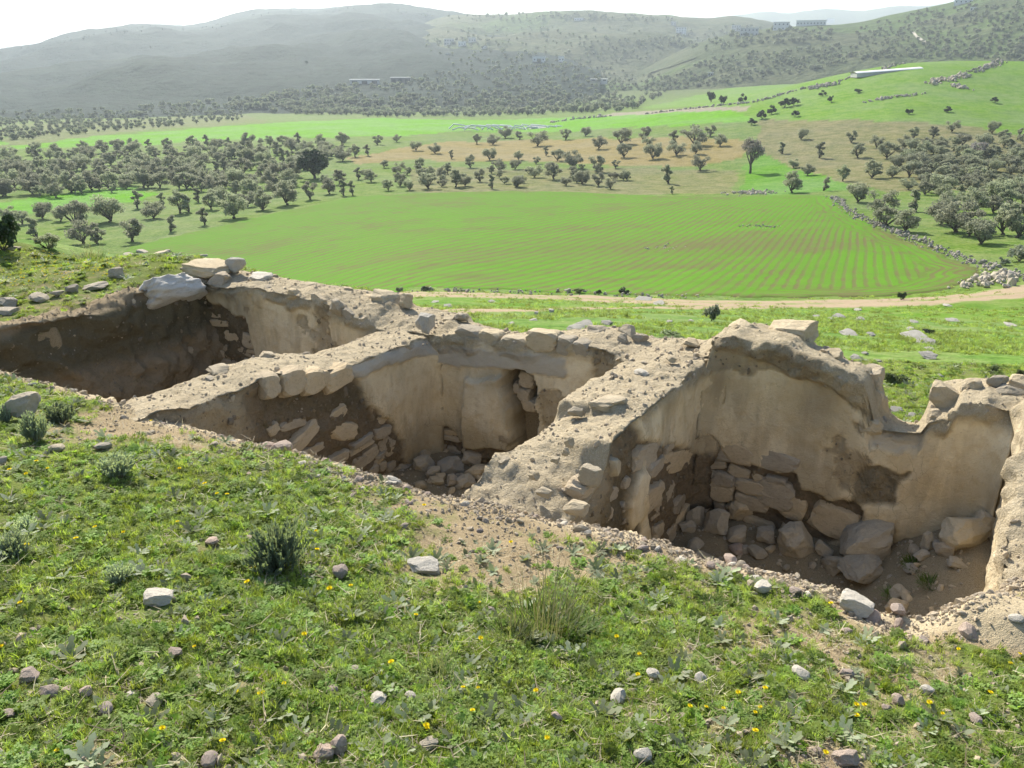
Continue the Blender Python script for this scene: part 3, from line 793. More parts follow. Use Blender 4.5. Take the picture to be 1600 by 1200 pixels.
cross2 = empty('ruined_cross_wall', (*xy_of(2.66, -1.4), -3.9), 'rubble topped cross wall with crumbling near end between middle and right rooms', 'wall', 'cross walls of the ruin')
put(obj('plastered_masonry', wall_grid('cross wall', 'p+', 3.01, -3.25, .12, lerpf(W2R), lerpf(W2L), .70, -4.25, w2_fields, .02, 540, .032)), cross2)

# --- left end of the left room: an earth and stone bank in deep shade
EL = [(q, z) for q, z in (on_p(*k, p=-3.48) for k in ((318, 452), (250, 457), (200, 470), (150, 492), (100, 497), (50, 506), (0, 514)))] + [(.6, -2.55), (-3.4, -2.46)]
EL = [(.6, -2.55), (0.0, -2.60), (-.5, -2.52), (-1.0, -2.50), (-1.46, -2.60), (-2.1, -2.53), (-2.5, -2.50), (-3.4, -2.46)]
def el_fields(s, z, dp, pt, ZF):
    a = base_attr(s, z, dp, pt, ZF, 14, .05); f = pt == 0
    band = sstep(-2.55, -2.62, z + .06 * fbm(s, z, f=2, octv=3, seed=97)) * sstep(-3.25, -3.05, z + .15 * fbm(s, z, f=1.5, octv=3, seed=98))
    a['mort'] = .85 * f + 0 * s; a['moss_dark'] = .75 * band * f
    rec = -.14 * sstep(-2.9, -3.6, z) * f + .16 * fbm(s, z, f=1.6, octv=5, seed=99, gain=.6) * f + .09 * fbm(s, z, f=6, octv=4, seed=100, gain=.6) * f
    a['rub'] = 0 * s; a['mort'] = np.where(f, a['mort'], .75); a['stain_dark'] = 0 * s
    return rec, a
bank = empty('earth_bank', (*xy_of(-3.8, -1.4), -3.9), 'dark mossy earth and stone bank closing the left end of the ruin', 'bank')
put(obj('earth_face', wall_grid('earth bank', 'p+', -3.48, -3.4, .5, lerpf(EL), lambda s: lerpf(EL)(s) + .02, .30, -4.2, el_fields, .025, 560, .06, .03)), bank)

# --- right end wall, only its sunlit corner shows at the edge of the photo
ER = [(.5, -2.25), (0, -2.22), (-.43, -2.2), (-.66, -2.30), (-.95, -2.46), (-1.3, -2.58), (-1.6, -2.72), (-2.0, -2.62), (-2.6, -2.6), (-3.0, -2.7)]
def er_fields(s, z, dp, pt, ZF):
    a = base_attr(s, z, dp, pt, ZF, 15, .12); f = pt == 0
    rec = .05 * fbm(s, z, f=2.5, octv=4, seed=101) * f
    a['rub'] = np.maximum(a['rub'], .5)
    return rec, a
endr = empty('ruined_end_wall', (*xy_of(5.7, -1.2), -3.9), 'sunlit crumbling end wall at the right edge of the ruin', 'wall')
put(obj('plastered_masonry', wall_grid('end wall', 'p-', 5.29, -2.9, .3, lerpf(ER), lambda s: lerpf(ER)(s) + .05, .75, -4.2, er_fields, .022, 580, .05, .02)), endr)

# ------------------------------------------------------------------ stones showing in the walls, each a part of its wall
def face_loc(axis, p0, s, dp, z):
    x, y = frame(axis, p0)(s, dp); return (float(x), float(y), float(z))
def yaw_of(axis): return YAW if axis == 'q' else YAW + math.pi / 2
def wall_stone(parent, axis, p0, s, z, w, h, d=.16, proud=.0, mat=None, pool=None, tilt=.12):
    # centre sits so that the stone's face stands `proud` in front of the wall plane
    o = stone_obj('stone', pool or BLOCK, mat or M_WSTONE, face_loc(axis, p0, s, d / 2 - proud, z), (w / 2, d / 2, h / 2),
                  (RG.uniform(-.08, .08), RG.uniform(-tilt, tilt), yaw_of(axis) + RG.uniform(-.1, .1)))
    return put(o, parent)
def pack(parent, axis, p0, poly, hmin, hmax, skip=.08, proud=-.012, seed=0, fill=.99, mat=None, wild=0.0, wide=1.0):
    r = np.random.default_rng(seed); P = np.array(poly)
    z = P[:, 1].min()
    while z < P[:, 1].max():
        h = r.uniform(hmin, hmax) * (1 + wild * r.uniform(-.5, .6)); s = P[:, 0].min() - r.uniform(0, .1)
        while s < P[:, 0].max():
            w = h * r.uniform(.85 - .3 * wild, 2.1) * wide
            cs, cz = s + w / 2, z + h / 2 + r.uniform(-.02, .02) * (1 + 2 * wild)
            if inpoly(np.array([cs]), np.array([cz]), poly)[0] and r.random() > skip:
                if r.random() < .22:                      # two thin ones instead of one
                    wall_stone(parent, axis, p0, cs, cz - h * .24, w * fill, h * .5, proud=proud + r.uniform(-.02, .015), mat=mat)
                    wall_stone(parent, axis, p0, cs + r.uniform(-.02, .02), cz + h * .25, w * fill * .9, h * .46, proud=proud + r.uniform(-.02, .015), mat=mat)
                else:
                    wall_stone(parent, axis, p0, cs, cz, w * fill * (1 - .3 * wild * r.random()), h * fill * r.uniform(.85 - .3 * wild, 1.05), proud=proud + r.uniform(-.02, .02), mat=mat, tilt=.12 + .35 * wild)
            s += w
        z += h
pack(rear, 'q', 0, R2_MASON, .10, .20, .10, .0, 1, wild=.6)
pack(cross2, 'p+', 3.01, W2_STONE, .13, .22, .22, .0, 9, wild=.4, wide=1.3)
pack(rear, 'q', 0, R3_MASON, .13, .26, .06, .0, 2, wild=.6)
pack(rear, 'q', 0, R1_RED, .10, .22, .35, -.04, 3)
pack(rear, 'q', 0, R3_DARK, .10, .16, .45, -.06, 4)
pack(cross1, 'p+', 0, Zp(0, (240, 645), (412, 625), (540, 615), (560, 640), (585, 690), (585, 760), (200, 760)), .12, .22, .25, -.01, 5, wild=.7, wide=1.2)
pack(cross1, 'p+', 0, W1_LOW, .09, .15, .2, -.02, 6, wild=.6)
pack(cross2, 'p+', 3.01, Zp(3.01, (930, 745), (985, 730), (995, 760), (985, 860), (870, 860)), .08, .13, .65, -.03, 7, wild=.6, wide=1.2)
pack(bank, 'p+', -3.48, [(-.05, -3.9), (-2.8, -3.9), (-2.8, -2.75), (-.05, -2.75)], .10, .20, .90, -.01, 8)
# larger blocks one can pick out: (u, v, width px, height px) on the face of a wall
def px_stone(parent, axis, p0, u, v, w, h, proud=.03, d=.2, mat=None, pool=None, dq=0.0):
    if axis == 'q': s, z = on_q(u, v, dq); zc = np.linalg.norm(ray(u, v)) and (dq + C1 @ Q) / (ray(u, v)[:2] @ Q); k = zc / F; ws = w * k / .80
    else: s, z = on_p(u, v, p0); zc = (p0 + C1 @ D) / (ray(u, v)[:2] @ D); k = zc / F; ws = w * k / .58
    o = stone_obj('stone', pool or BLOCK, mat or M_WSTONE, face_loc(axis, p0 if axis != 'q' else 0, s, d / 2 - proud + (dq if axis == 'q' else 0), z), (ws / 2, d / 2, h * k / 2 * 1.04), (RG.uniform(-.06, .06), RG.uniform(-.08, .08), yaw_of(axis) + RG.uniform(-.06, .06)))
    return put(o, parent)
for k in ((530, 592, 44, 36), (490, 597, 34, 38), (459, 598, 36, 40), (424, 604, 24, 38), (508, 592, 12, 26), (446, 602, 10, 24)):
    px_stone(cross1, 'p+', 0, k[0], k[1], k[2] * .8, k[3], proud=.035, d=.2)
for k in ((729, 527, 40, 26), (762, 533, 34, 26), (801, 541, 42, 24), (844, 536, 46, 32), (880, 543, 26, 28), (905, 547, 24, 24), (812, 600, 22, 26), (808, 623, 20, 22), (817, 640, 24, 20), (797, 612, 10, 18)):
    px_stone(rear, 'q', 0, *k, proud=(.004 if k[1] < 560 else -.10), d=.2, mat=(M_WSTONE if k[1] > 560 else M_STONE))
for k in ((1050, 690, 70, 40), (1120, 705, 72, 42), (1200, 720, 80, 34), (1035, 745, 50, 56), (1080, 760, 46, 40), (1120, 757, 44, 40), (1210, 775, 50, 50), (1170, 762, 40, 22)):
    px_stone(rear, 'q', 0, *k, proud=.0, d=.2)
for k in ((927, 744, 13, 30), (957, 730, 10, 30)):
    px_stone(cross2, 'p+', 3.01, *k, proud=.05, d=.14, mat=M_STONE)
# rubble on top of the walls
def top_stone(parent, u, v, w, h, q, d=None, mat=None, pool=None, rz=None):
    r = ray(u, v); t = (q + C1 @ Q) / (r[:2] @ Q); c = r * t; k = t / F
    o = stone_obj('stone', pool or BOULD, mat or M_STONE, tuple(c), (w * k / 2, (d or w * k * .8) / 2, h * k / 2 * 1.1), (RG.uniform(-.12, .12), RG.uniform(-.12, .12), YAW + RG.uniform(-.3, .3) if rz is None else rz))
    return put(o, parent)
for k in ((1168, 518, 64, 32, .35), (1236, 526, 86, 42, .45), (1130, 540, 46, 30, .15), (1345, 594, 66, 50, .4), (1352, 622, 54, 56, .28), (1318, 578, 50, 34, .45), (1362, 668, 44, 30, .08), (1374, 640, 30, 50, .4), (1290, 560, 50, 30, .3), (1330, 612, 40, 34, .12),
          (1480, 622, 56, 44, .25), (1558, 597, 30, 22, .35), (1520, 612, 40, 40, .3), (1575, 612, 44, 24, .3), (1462, 652, 34, 22, .1), (1492, 650, 22, 24, .02), (1590, 600, 40, 26, .45),
          (938, 523, 44, 28, .45), (978, 525, 40, 34, .5), (972, 531, 22, 18, .3), (1000, 530, 24, 18, .4), (900, 530, 30, 18, .35), (700, 500, 30, 14, .4), (722, 495, 26, 12, .45),
          (420, 455, 40, 20, .15), (462, 462, 34, 22, .12), (498, 470, 30, 22, .06), (530, 480, 34, 26, .06), (545, 492, 22, 18, .03), (565, 503, 22, 20, .04), (480, 447, 30, 10, .5), (540, 454, 34, 12, .5), (605, 466, 50, 22, .5), (635, 470, 30, 24, .5), (575, 470, 40, 14, .4), (415, 437, 40, 16, .5), (400, 460, 24, 12, .1)):
    top_stone(rear, *k)
o = top_stone(cross1, 664, 506, 30, 30, -.02, .20, M_PALE, BOULD, YAW + .35); o['label'] = 'pale squared stone block set upright on the corner of the walls'
for u, v, w, h, q in ((330, 598, 28, 18, -2.35), (340, 577, 44, 12, -2.2), (418, 556, 40, 14, -1.55), (448, 560, 22, 12, -1.35), (362, 622, 14, 10, -2.5), (398, 585, 40, 16, -2.0)):
    top_stone(cross1, u, v, w, h, q, mat=M_STONE)
for u, v, w, h, q in ((1005, 583, 30, 10, -.55), (950, 630, 56, 18, -1.35), (890, 690, 18, 16, -2.0), (884, 706, 14, 13, -2.15), (900, 642, 26, 14, -1.5), (782, 722, 34, 22, -2.3), (850, 768, 26, 14, -2.55), (900, 792, 40, 22, -2.55), (1000, 618, 22, 9, -1.0), (1050, 560, 24, 9, -.25), (1080, 535, 30, 10, .3), (835, 742, 20, 12, -2.4), (866, 718, 18, 10, -2.3)):
    top_stone(cross2, u, v, w, h, q, mat=(M_PALE if u == 1005 else M_STONE))

# ------------------------------------------------------------------ the hills
from mathutils.bvhtree import BVHTree
def mat_hill(name, a, b, scrub, field, amt):
    t = NT(name); P = t.pos()
    n1 = t.noise(P, .0035, 4, .55, .3); n2 = t.noise(P, .018, 5, .65); n3 = t.noise(P, .09, 4, .7)
    c = t.mix(t.mr(n2, .35, .65), a, b); c = t.mix(t.mr(n1, .54, .60, 0, .8), c, field)
    k = t.math('MULTIPLY', t.mr(n3, .46, .58), amt)
    c = t.mix(k, c, scrub)
    t.color(c); t.bump(t.math('ADD', n3, n2), .8, 6.0)
    return t.m
HILLS = []
def hill(crest, R, Rf, zf, mat, rough, seed, pw=1.25, na=220, nr=70, ss=.65):
    us = np.array([k[0] for k in crest], float); vv = np.array([k[1] for k in crest], float)
    u = np.linspace(us.min(), us.max(), na); v = np.interp(u, us, vv)
    k = np.ones(9) / 9; v = np.convolve(np.pad(v, 4, 'edge'), k, 'valid')
    Rr = np.interp(u, us, np.array([c[2] if len(c) > 2 else R for c in crest], float))
    az = np.empty(na); zc = np.empty(na)
    for i in range(na):
        r = ray(u[i], v[i]); az[i] = math.atan2(r[0], r[1]); zc[i] = Rr[i] * r[2] / math.hypot(r[0], r[1])
    t = np.concatenate([np.linspace(0, 1, nr), np.linspace(1, 1.6, 14)[1:]])
    e = np.where(t <= 1, (1 - ss) * t ** pw + ss * (t * t * (3 - 2 * t)), 1 - (t - 1) * 1.4)
    rad = Rf + (Rr[:, None] - Rf) * t
    Z = zf + (zc[:, None] - zf) * e
    X = rad * np.sin(az)[:, None]; Y = rad * np.cos(az)[:, None]
    d = fbm(X, Y, f=1 / 160, octv=5, seed=seed) * rough
    Z = Z + d * np.sin(np.clip(t, 0, 1) * math.pi)[None] ** .7 + .10 * rough * fbm(X, Y, f=1 / 25, octv=3, seed=seed + 3)
    V = np.stack([X, Y, Z], -1).reshape(-1, 3)
    Fc = grid_faces(na, len(t))
    me = mesh_from('hill', V, Fc[:, ::-1])
    o = tag(obj('hill', me, mat), kind='structure')
    HILLS.append(BVHTree.FromPolygons([tuple(k) for k in V], [tuple(int(j) for j in k) for k in Fc]))
    return o
M_H1 = mat_hill('wooded ridge', (.018, .034, .026), (.028, .048, .034), (.012, .022, .016), (.028, .048, .03), .6)
M_H2 = mat_hill('terraced hillside', (.075, .095, .042), (.115, .12, .065), (.045, .06, .03), (.095, .15, .04), .5)
M_H4 = mat_hill('scrubby hillside', (.06, .085, .034), (.10, .11, .055), (.04, .055, .026), (.085, .135, .038), .65)
M_H3 = mat_hill('far hills', (.09, .11, .06), (.12, .14, .07), (.06, .08, .04), (.12, .15, .06), .5)
hill([(-700, 150), (-400, 110), (-200, 95), (0, 76), (60, 70), (130, 52), (200, 40), (240, 36), (290, 40), (320, 38), (350, 26), (380, 18), (430, 12), (470, 15), (520, 11), (590, 6), (640, 10), (700, 20), (780, 30), (860, 40), (940, 60)], 2300, 560, -36, M_H1, 30, 611, .85, ss=.1)
hill([(300, 160), (400, 140), (500, 122), (560, 96), (620, 62), (660, 36), (700, 22), (760, 24), (820, 20), (900, 17), (960, 20), (1050, 25), (1110, 30), (1160, 24), (1230, 40), (1320, 60), (1420, 80)], 1600, 640, -40, M_H2, 22, 621, 1.0, ss=.3)
hill([(1040, 40), (1100, 30), (1150, 24), (1200, 17), (1230, 22), (1290, 13), (1340, 18), (1400, 9), (1450, 10), (1500, 2), (1560, -6), (1700, -20), (1900, -10)], 4200, 2600, -20, M_H3, 30, 631)
hill([(980, 120), (1040, 90), (1100, 62), (1160, 48), (1230, 42), (1290, 40), (1340, 36), (1400, 22), (1450, 12), (1500, 2), (1550, -12), (1620, -32), (1720, -55), (1850, -80), (2100, -120), (2500, -150)], 1000, 470, -45, M_H4, 14, 641, 1.0)
def hill_hit(u, v):
    r = Vector(ray(u, v)); best = None
    for b in HILLS:
        h = b.ray_cast(Vector((0, 0, 0)), r.normalized())
        if h[0] is not None and (best is None or h[3] < best[1]): best = (np.array(h[0]), h[3])
    g = hit(u, v) if (600 - v) / F * cp - sp < 0 else None
    if g is not None and (best is None or np.linalg.norm(g) < best[1]) and np.linalg.norm(g) < 2400: return g
    return best[0] if best else None

# ------------------------------------------------------------------ haze
def haze_box():
    bm = bmesh.new(); bmesh.ops.create_cube(bm, size=1.0)
    me = bpy.data.meshes.new('haze'); bm.to_mesh(me); bm.free()
    m = bpy.data.materials.new('hazy air'); m.use_nodes = True; n = m.node_tree; n.nodes.clear()
    o_ = n.nodes.new('ShaderNodeOutputMaterial'); v_ = n.nodes.new('ShaderNodeVolumePrincipled')
    v_.inputs['Color'].default_value = (.78, .90, 1, 1); v_.inputs['Density'].default_value = HAZE
    v_.inputs['Anisotropy'].default_value = .3
    n.links.new(v_.outputs[0], o_.inputs['Volume'])
    o = obj('haze', me, m); o.scale = (22000, 22000, 420); o.location = (0, 0, 420 / 2 - 80)
    return tag(o, kind='stuff')
HAZE = .00025
haze_box()

# ------------------------------------------------------------------ instancing for what nobody could count (grass, gravel, far groves)
def scatter(name, pts, rots, scl, idx, sources, kind='stuff', label=None):
    me = bpy.data.meshes.new(name)
    pts = np.ascontiguousarray(pts, np.float32)
    me.vertices.add(len(pts)); me.vertices.foreach_set('co', pts.ravel())
    attr(me, 'rot', rots, 'FLOAT_VECTOR'); attr(me, 'scl', scl, 'FLOAT_VECTOR'); attr(me, 'idx', idx, 'INT')
    o = obj(name, me); tag(o, label, None, None, kind)
    g = bpy.data.node_groups.new(name, 'GeometryNodeTree')
    g.interface.new_socket('Geometry', in_out='INPUT', socket_type='NodeSocketGeometry')
    g.interface.new_socket('Geometry', in_out='OUTPUT', socket_type='NodeSocketGeometry')
    gi = g.nodes.new('NodeGroupInput'); go = g.nodes.new('NodeGroupOutput')
    def na_(nm, ty):
        x = g.nodes.new('GeometryNodeInputNamedAttribute'); x.data_type = ty; x.inputs['Name'].default_value = nm
        return x.outputs['Attribute']
    jo = g.nodes.new('GeometryNodeJoinGeometry')
    rt = na_('rot', 'FLOAT_VECTOR'); sc = na_('scl', 'FLOAT_VECTOR'); ix = na_('idx', 'INT')
    for k, s in enumerate(sources):
        oi = g.nodes.new('GeometryNodeObjectInfo'); oi.inputs['Object'].default_value = s; oi.inputs['As Instance'].default_value = True
        ip = g.nodes.new('GeometryNodeInstanceOnPoints')
        cmp_ = g.nodes.new('FunctionNodeCompare'); cmp_.data_type = 'INT'; cmp_.operation = 'EQUAL'
        ci = [q for q in cmp_.inputs if q.type == 'INT']
        g.links.new(ix, ci[0]); ci[1].default_value = k
        g.links.new(cmp_.outputs[0], ip.inputs['Selection'])
        g.links.new(gi.outputs[0], ip.inputs['Points']); g.links.new(oi.outputs['Geometry'], ip.inputs['Instance'])
        g.links.new(rt, ip.inputs['Rotation']); g.links.new(sc, ip.inputs['Scale'])
        g.links.new(ip.outputs[0], jo.inputs[0])
    g.links.new(jo.outputs[0], go.inputs[0])
    md = o.modifiers.new('scatter', 'NODES'); md.node_group = g
    return o
def source(name, me, mat):
    o = bpy.data.objects.new(name, me)
    if not me.materials: me.materials.append(mat)
    return o

# ------------------------------------------------------------------ trees
def quads(C, A, B):                                   # quad cards from centres and two half-axes
    V = np.stack([C - A - B, C + A - B, C + A + B, C - A + B], 1).reshape(-1, 3)
    return V, np.arange(len(V)).reshape(-1, 4)
def rand_unit(r, n):
    v = r.normal(size=(n, 3)); return v / np.linalg.norm(v, axis=1)[:, None]
def tube(path, rad, seg=6):
    path = np.array(path, float); V = []; n = len(path)
    for i in range(n):
        t = path[min(i + 1, n - 1)] - path[max(i - 1, 0)]; t /= np.linalg.norm(t) + 1e-9
        a = np.cross(t, [0, 0, 1.0]) if abs(t[2]) < .9 else np.cross(t, [1.0, 0, 0]); a /= np.linalg.norm(a); b = np.cross(t, a)
        for k in range(seg):
            an = 2 * math.pi * k / seg; V.append(path[i] + rad[i] * (math.cos(an) * a + math.sin(an) * b))
    return np.array(V), grid_faces(n, seg, wrap=True)
def joinm(parts):
    V, Fc, o = [], [], 0
    for v, f in parts: V.append(v); Fc.append(f + o); o += len(v)
    return np.concatenate(V), np.concatenate(Fc)
def tree_meshes(name, seed, H=4.0, W=2.0, base=1.1, nclump=17, leaves=120, ls=.12, lw=.05, trunk_r=.19, flat=.8, rr=(.42, .78), shell=.55):
    r = np.random.default_rng(seed)
    cl = []
    while len(cl) < nclump:
        c = r.uniform(-1, 1, 3)
        if np.linalg.norm(c) > 1 or c[2] < -.75: continue
        cl.append((c[0] * W * .78, c[1] * W * .78, base + (H - base) * (.5 + .5 * c[2] * .84)))
    cl = np.array(cl); cr = r.uniform(*rr, nclump) * W / 2
    parts = []
    top = np.array([r.uniform(-.15, .15), r.uniform(-.15, .15), base])
    parts.append(tube([(0, 0, -.25), (r.uniform(-.06, .06), r.uniform(-.06, .06), base * .45), top * [1, 1, .9]], [trunk_r * 1.35, trunk_r, trunk_r * .85], 8))
    for k in r.permutation(nclump)[:7]:
        e = cl[k]; m = (top + e) / 2 + r.normal(size=3) * .15
        parts.append(tube([top * [1, 1, .75], m, e], [trunk_r * .62, trunk_r * .4, trunk_r * .12], 5))
    tm = mesh_from(name + ' trunk', *joinm(parts))
    C = []
    for c, q in zip(cl, cr):
        d = rand_unit(r, leaves) * (r.random(leaves)[:, None] ** shell) * q * [1, 1, flat]
        C.append(c + d)
    C = np.concatenate(C); C = C[C[:, 2] > base * .6]
    n = len(C); A = rand_unit(r, n) * (ls * r.uniform(.6, 1.3, n))[:, None]
    B = np.cross(A, rand_unit(r, n)); B /= np.linalg.norm(B, axis=1)[:, None] + 1e-9; B *= (lw * r.uniform(.7, 1.4, n))[:, None]
    V, Fc = quads(C, A, B)
    return tm, mesh_from(name + ' crown', V, Fc, False)
def mat_leaf(name, a, b, tr=.3, spec=.3):
    t = NT(name); P = t.pos(); n = t.noise(P, 1.1, 3, .6); r = rnd_out(t)
    c = t.mix(t.mr(n, .3, .7), a, b); c = t.hsv(c, t.mr(r, 0, 1, .485, .515), t.mr(r, 0, 1, .85, 1.15), t.mr(r, 0, 1, .78, 1.2))
    t.color(c); t.b.inputs['Roughness'].default_value = .6; t.b.inputs['Specular IOR Level'].default_value = spec
    t.leafy(tr)
    return t.m
def mat_bark():
    t = NT('bark'); n = t.noise(t.objc(), 9, 4, .7); t.color(t.mix(n, (.055, .045, .035), (.14, .12, .095))); t.bump(n, .7, .05); return t.m
M_BARK = mat_bark()
M_OLIVE = mat_leaf('olive leaves', (.23, .25, .155), (.34, .36, .24), .55)
M_DARKLEAF = mat_leaf('dark evergreen leaves', (.028, .045, .02), (.055, .078, .034), .2)
M_GREYTWIG = mat_leaf('bare twigs', (.24, .22, .175), (.34, .31, .25), .35)
M_BLOSSOM = mat_leaf('pale blossom', (.34, .31, .26), (.48, .45, .40), .3)
M_SHRUB = mat_leaf('shrub leaves', (.10, .14, .05), (.17, .21, .085), .4)
OLIVE = [tree_meshes('olive', 900 + k, 4.0, r1, b1, nc, 150, rr=(.45, .85)) for k, (r1, b1, nc) in enumerate(((2.2, .3, 18), (1.9, .45, 13), (2.4, .25, 19), (1.7, .3, 12), (2.1, .5, 14), (2.5, .35, 20), (1.5, .25, 10), (2.2, .4, 11), (1.8, .25, 15)))]
for a, b in OLIVE: a.materials.append(M_BARK); b.materials.append(M_OLIVE)
DARKT = tree_meshes('evergreen', 950, 4.0, 2.7, .5, 34, 170, .15, .09, .2, .9, (.4, .6)); DARKT[0].materials.append(M_BARK); DARKT[1].materials.append(M_DARKLEAF)
BARET = tree_meshes('almond', 951, 4.0, 1.7, 1.2, 20, 110, .16, .025, .13, .9, (.45, .7), .8); BARET[0].materials.append(M_BARK); BARET[1].materials.append(M_GREYTWIG)
BLOS = tree_meshes('almond blossom', 952, 4.0, 2.2, 1.2, 18, 100, .10, .05, .13, .9, (.4, .6), .8); BLOS[0].materials.append(M_BARK); BLOS[1].materials.append(M_BLOSSOM)
BUSH = [tree_meshes('bush', 960 + k, 1.0, .75, .06, 9, 70, .075, .04, .03, .8, (.5, .9)) for k in range(4)]
for a, b in BUSH: a.materials.append(M_BARK); b.materials.append(M_SHRUB)
TR = np.random.default_rng(77)
def tree_at(name, meshes, xyz, h, label, cat, group, H=4.0, wide=1.0):
    o = empty(name, tuple(xyz), label, cat, group)
    s = h / H; o.scale = (s * wide, s * wide, s); o.rotation_euler = (0, 0, TR.uniform(0, 6.28))
    for nm, m in zip(('trunk', 'crown'), meshes):
        c = obj(nm, m, None, o)
    return o
ORDL = ['first', 'second', 'third', 'fourth', 'fifth', 'sixth', 'seventh', 'eighth', 'ninth', 'tenth', 'eleventh', 'twelfth', 'thirteenth', 'fourteenth', 'fifteenth', 'sixteenth', 'seventeenth', 'eighteenth', 'nineteenth', 'twentieth', 'twenty-first', 'twenty-second']
ORD = ['nearest', 'second', 'third', 'fourth', 'fifth', 'sixth', 'seventh', 'eighth', 'ninth', 'tenth', 'eleventh', 'twelfth', 'thirteenth', 'fourteenth', 'fifteenth']
NTREE = 0
PLACED = []
def olive_px(u, v, hp, label, group, meshes=None, name='olive_tree', wide=None):
    global NTREE
    g = hit(u, v); zc = g[1] * cp - g[2] * sp
    h = hp * zc / F
    z = ground_at(g[0], g[1])
    PLACED.append((u, v)); NTREE += 1
    return tree_at(name, meshes or OLIVE[int(TR.integers(len(OLIVE)))], (g[0], g[1], z - .05), h * .96, label, 'tree', group, 4.0, wide or TR.uniform(1.0, 1.3))
ROW_A = [(75, 388, 32), (130, 380, 46), (152, 380, 30), (207, 377, 46), (267, 362, 30), (320, 351, 32), (366, 341, 44), (411, 328, 34), (449, 320, 43), (485, 312, 34), (515, 303, 28), (537, 306, 29), (551, 305, 27)]
for i, k in enumerate(ROW_A):
    olive_px(*k, 'olive tree along the left edge of the green field, ' + (ORD[i] + ' from the ruin' if i else 'nearest to the ruin'), 'olive trees lining the left edge of the field')
ROW_B = [(607, 297, 20), (625, 291, 24), (640, 297, 18), (669, 295, 31), (712, 292, 31), (727, 291, 21), (769, 295, 26), (807, 292, 20), (835, 277, 22), (865, 280, 31), (910, 288, 24), (935, 291, 24), (954, 295, 21), (980, 282, 16)]
for i, k in enumerate(ROW_B):
    olive_px(*k, 'olive tree beyond the far edge of the green field, ' + (ORD[i] if i else 'first') + ' from the left', 'olive trees beyond the far edge of the field')
olive_px(492, 279, 45, 'large dark rounded evergreen tree among the grey olives', None, DARKT, 'evergreen_tree', 1.0)
olive_px(1172, 271, 58, 'tall grey leafless tree on the field boundary right of centre', None, BARET, 'almond_tree', 1.0)
olive_px(1525, 247, 28, 'pale blossoming tree within the right hand olive grove', None, BLOS, 'almond_tree', 1.1)
olive_px(1044, 287, 34, 'dense lone olive above the middle of the far field edge', None, None, 'olive_tree', 1.2)
olive_px(1050, 303, 15, 'small bushy tree touching the far field edge', None, OLIVE[6], 'olive_tree', 1.2)
olive_px(1094, 266, 28, 'round olive standing alone left of the grey leafless tree', None, None, 'olive_tree', 1.1)
ROW_C = [(1340, 316, 32), (1375, 336, 46), (1385, 353, 35), (1415, 362, 42), (1430, 331, 40), (1470, 351, 38), (1492, 363, 60), (1515, 368, 44), (1532, 381, 42), (1567, 366, 57), (1590, 371, 57)]
for i, k in enumerate(ROW_C):
    olive_px(*k, 'olive tree behind the rubble wall right of the field, ' + ('first' if i == 0 else ORD[i]) + ' from the left', 'olive trees behind the rubble wall')
for i, k in enumerate(sorted([(1237, 301, 38), (1287, 298, 25), (1317, 283, 28), (1280, 247, 29), (1222, 240, 21), (1262, 274, 20), (1240, 262, 16)])):
    olive_px(*k, 'olive tree on the bright green plot beside the leafless tree, ' + ORDL[i] + ' from the left', 'olive trees on the bright green plot')
MIDR = [(871, 251, 21), (895, 263, 31), (932, 268, 31), (962, 263, 16), (1057, 243, 26), (1053, 229, 29), (1087, 241, 23), (1085, 228, 37), (1020, 248, 26), (975, 246, 25), (970, 226, 29), (1005, 218, 25), (1012, 229, 19), (935, 233, 23), (884, 218, 21), (915, 213, 16), (1125, 228, 21), (1110, 213, 19), (840, 228, 27), (812, 218, 16), (853, 243, 18), (838, 256, 14), (745, 225, 18), (790, 216, 20), (770, 226, 18), (735, 262, 22), (705, 248, 16), (680, 240, 18), (765, 250, 20), (810, 250, 16), (780, 268, 22), (655, 262, 18), (625, 268, 18), (600, 262, 14), (650, 235, 16), (620, 222, 14), (575, 243, 20), (590, 226, 18), (555, 245, 22), (700, 272, 20), (750, 284, 22), (690, 280, 22), (560, 280, 22), (580, 284, 22), (530, 288, 26), (510, 292, 24)]
for k in MIDR:
    olive_px(*k, 'olive tree scattered over the tan plot beyond the green field', 'olive trees on the tan plot')
GR = [(1445, 291, 23), (1487, 293, 26), (1420, 277, 31), (1362, 278, 31), (1522, 281, 29), (1545, 266, 21), (1585, 261, 33), (1386, 247, 29), (1427, 216, 20), (1457, 216, 21), (1487, 206, 21), (1550, 208, 21), (1590, 218, 21), (1370, 231, 23), (1330, 223, 21), (1340, 246, 25), (1252, 218, 19)]
def fill(poly, n, dmin, seed, have):
    r = np.random.default_rng(seed); o = []; P = np.array(poly, float); tries = 0
    while len(o) < n and tries < 20000:
        tries += 1
        u, v = r.uniform(P[:, 0].min(), P[:, 0].max()), r.uniform(P[:, 1].min(), P[:, 1].max())
        if not inpoly(np.array([u]), np.array([v]), poly)[0]: continue
        if any(abs(u - a) < dmin and abs(v - b) < dmin * .38 for a, b in have + o): continue
        o.append((u, v))
    return o
GR += [(u, v, TR.uniform(20, 30) * (.74 + (v - 205) / 300)) for u, v in fill([(1335, 225), (1400, 285), (1440, 310), (1600, 330), (1640, 300), (1640, 215), (1500, 222), (1420, 218)], 44, 24, 5, [k[:2] for k in GR])]
GR += [(u, v, TR.uniform(30, 44)) for u, v in fill([(1500, 330), (1450, 318), (1600, 318), (1640, 350), (1600, 360), (1560, 345)], 9, 30, 6, [k[:2] for k in ROW_C])]
for k in GR:
    olive_px(*k, 'grey olive tree within the grove on the right hand slope', 'olive grove on the right hand slope')
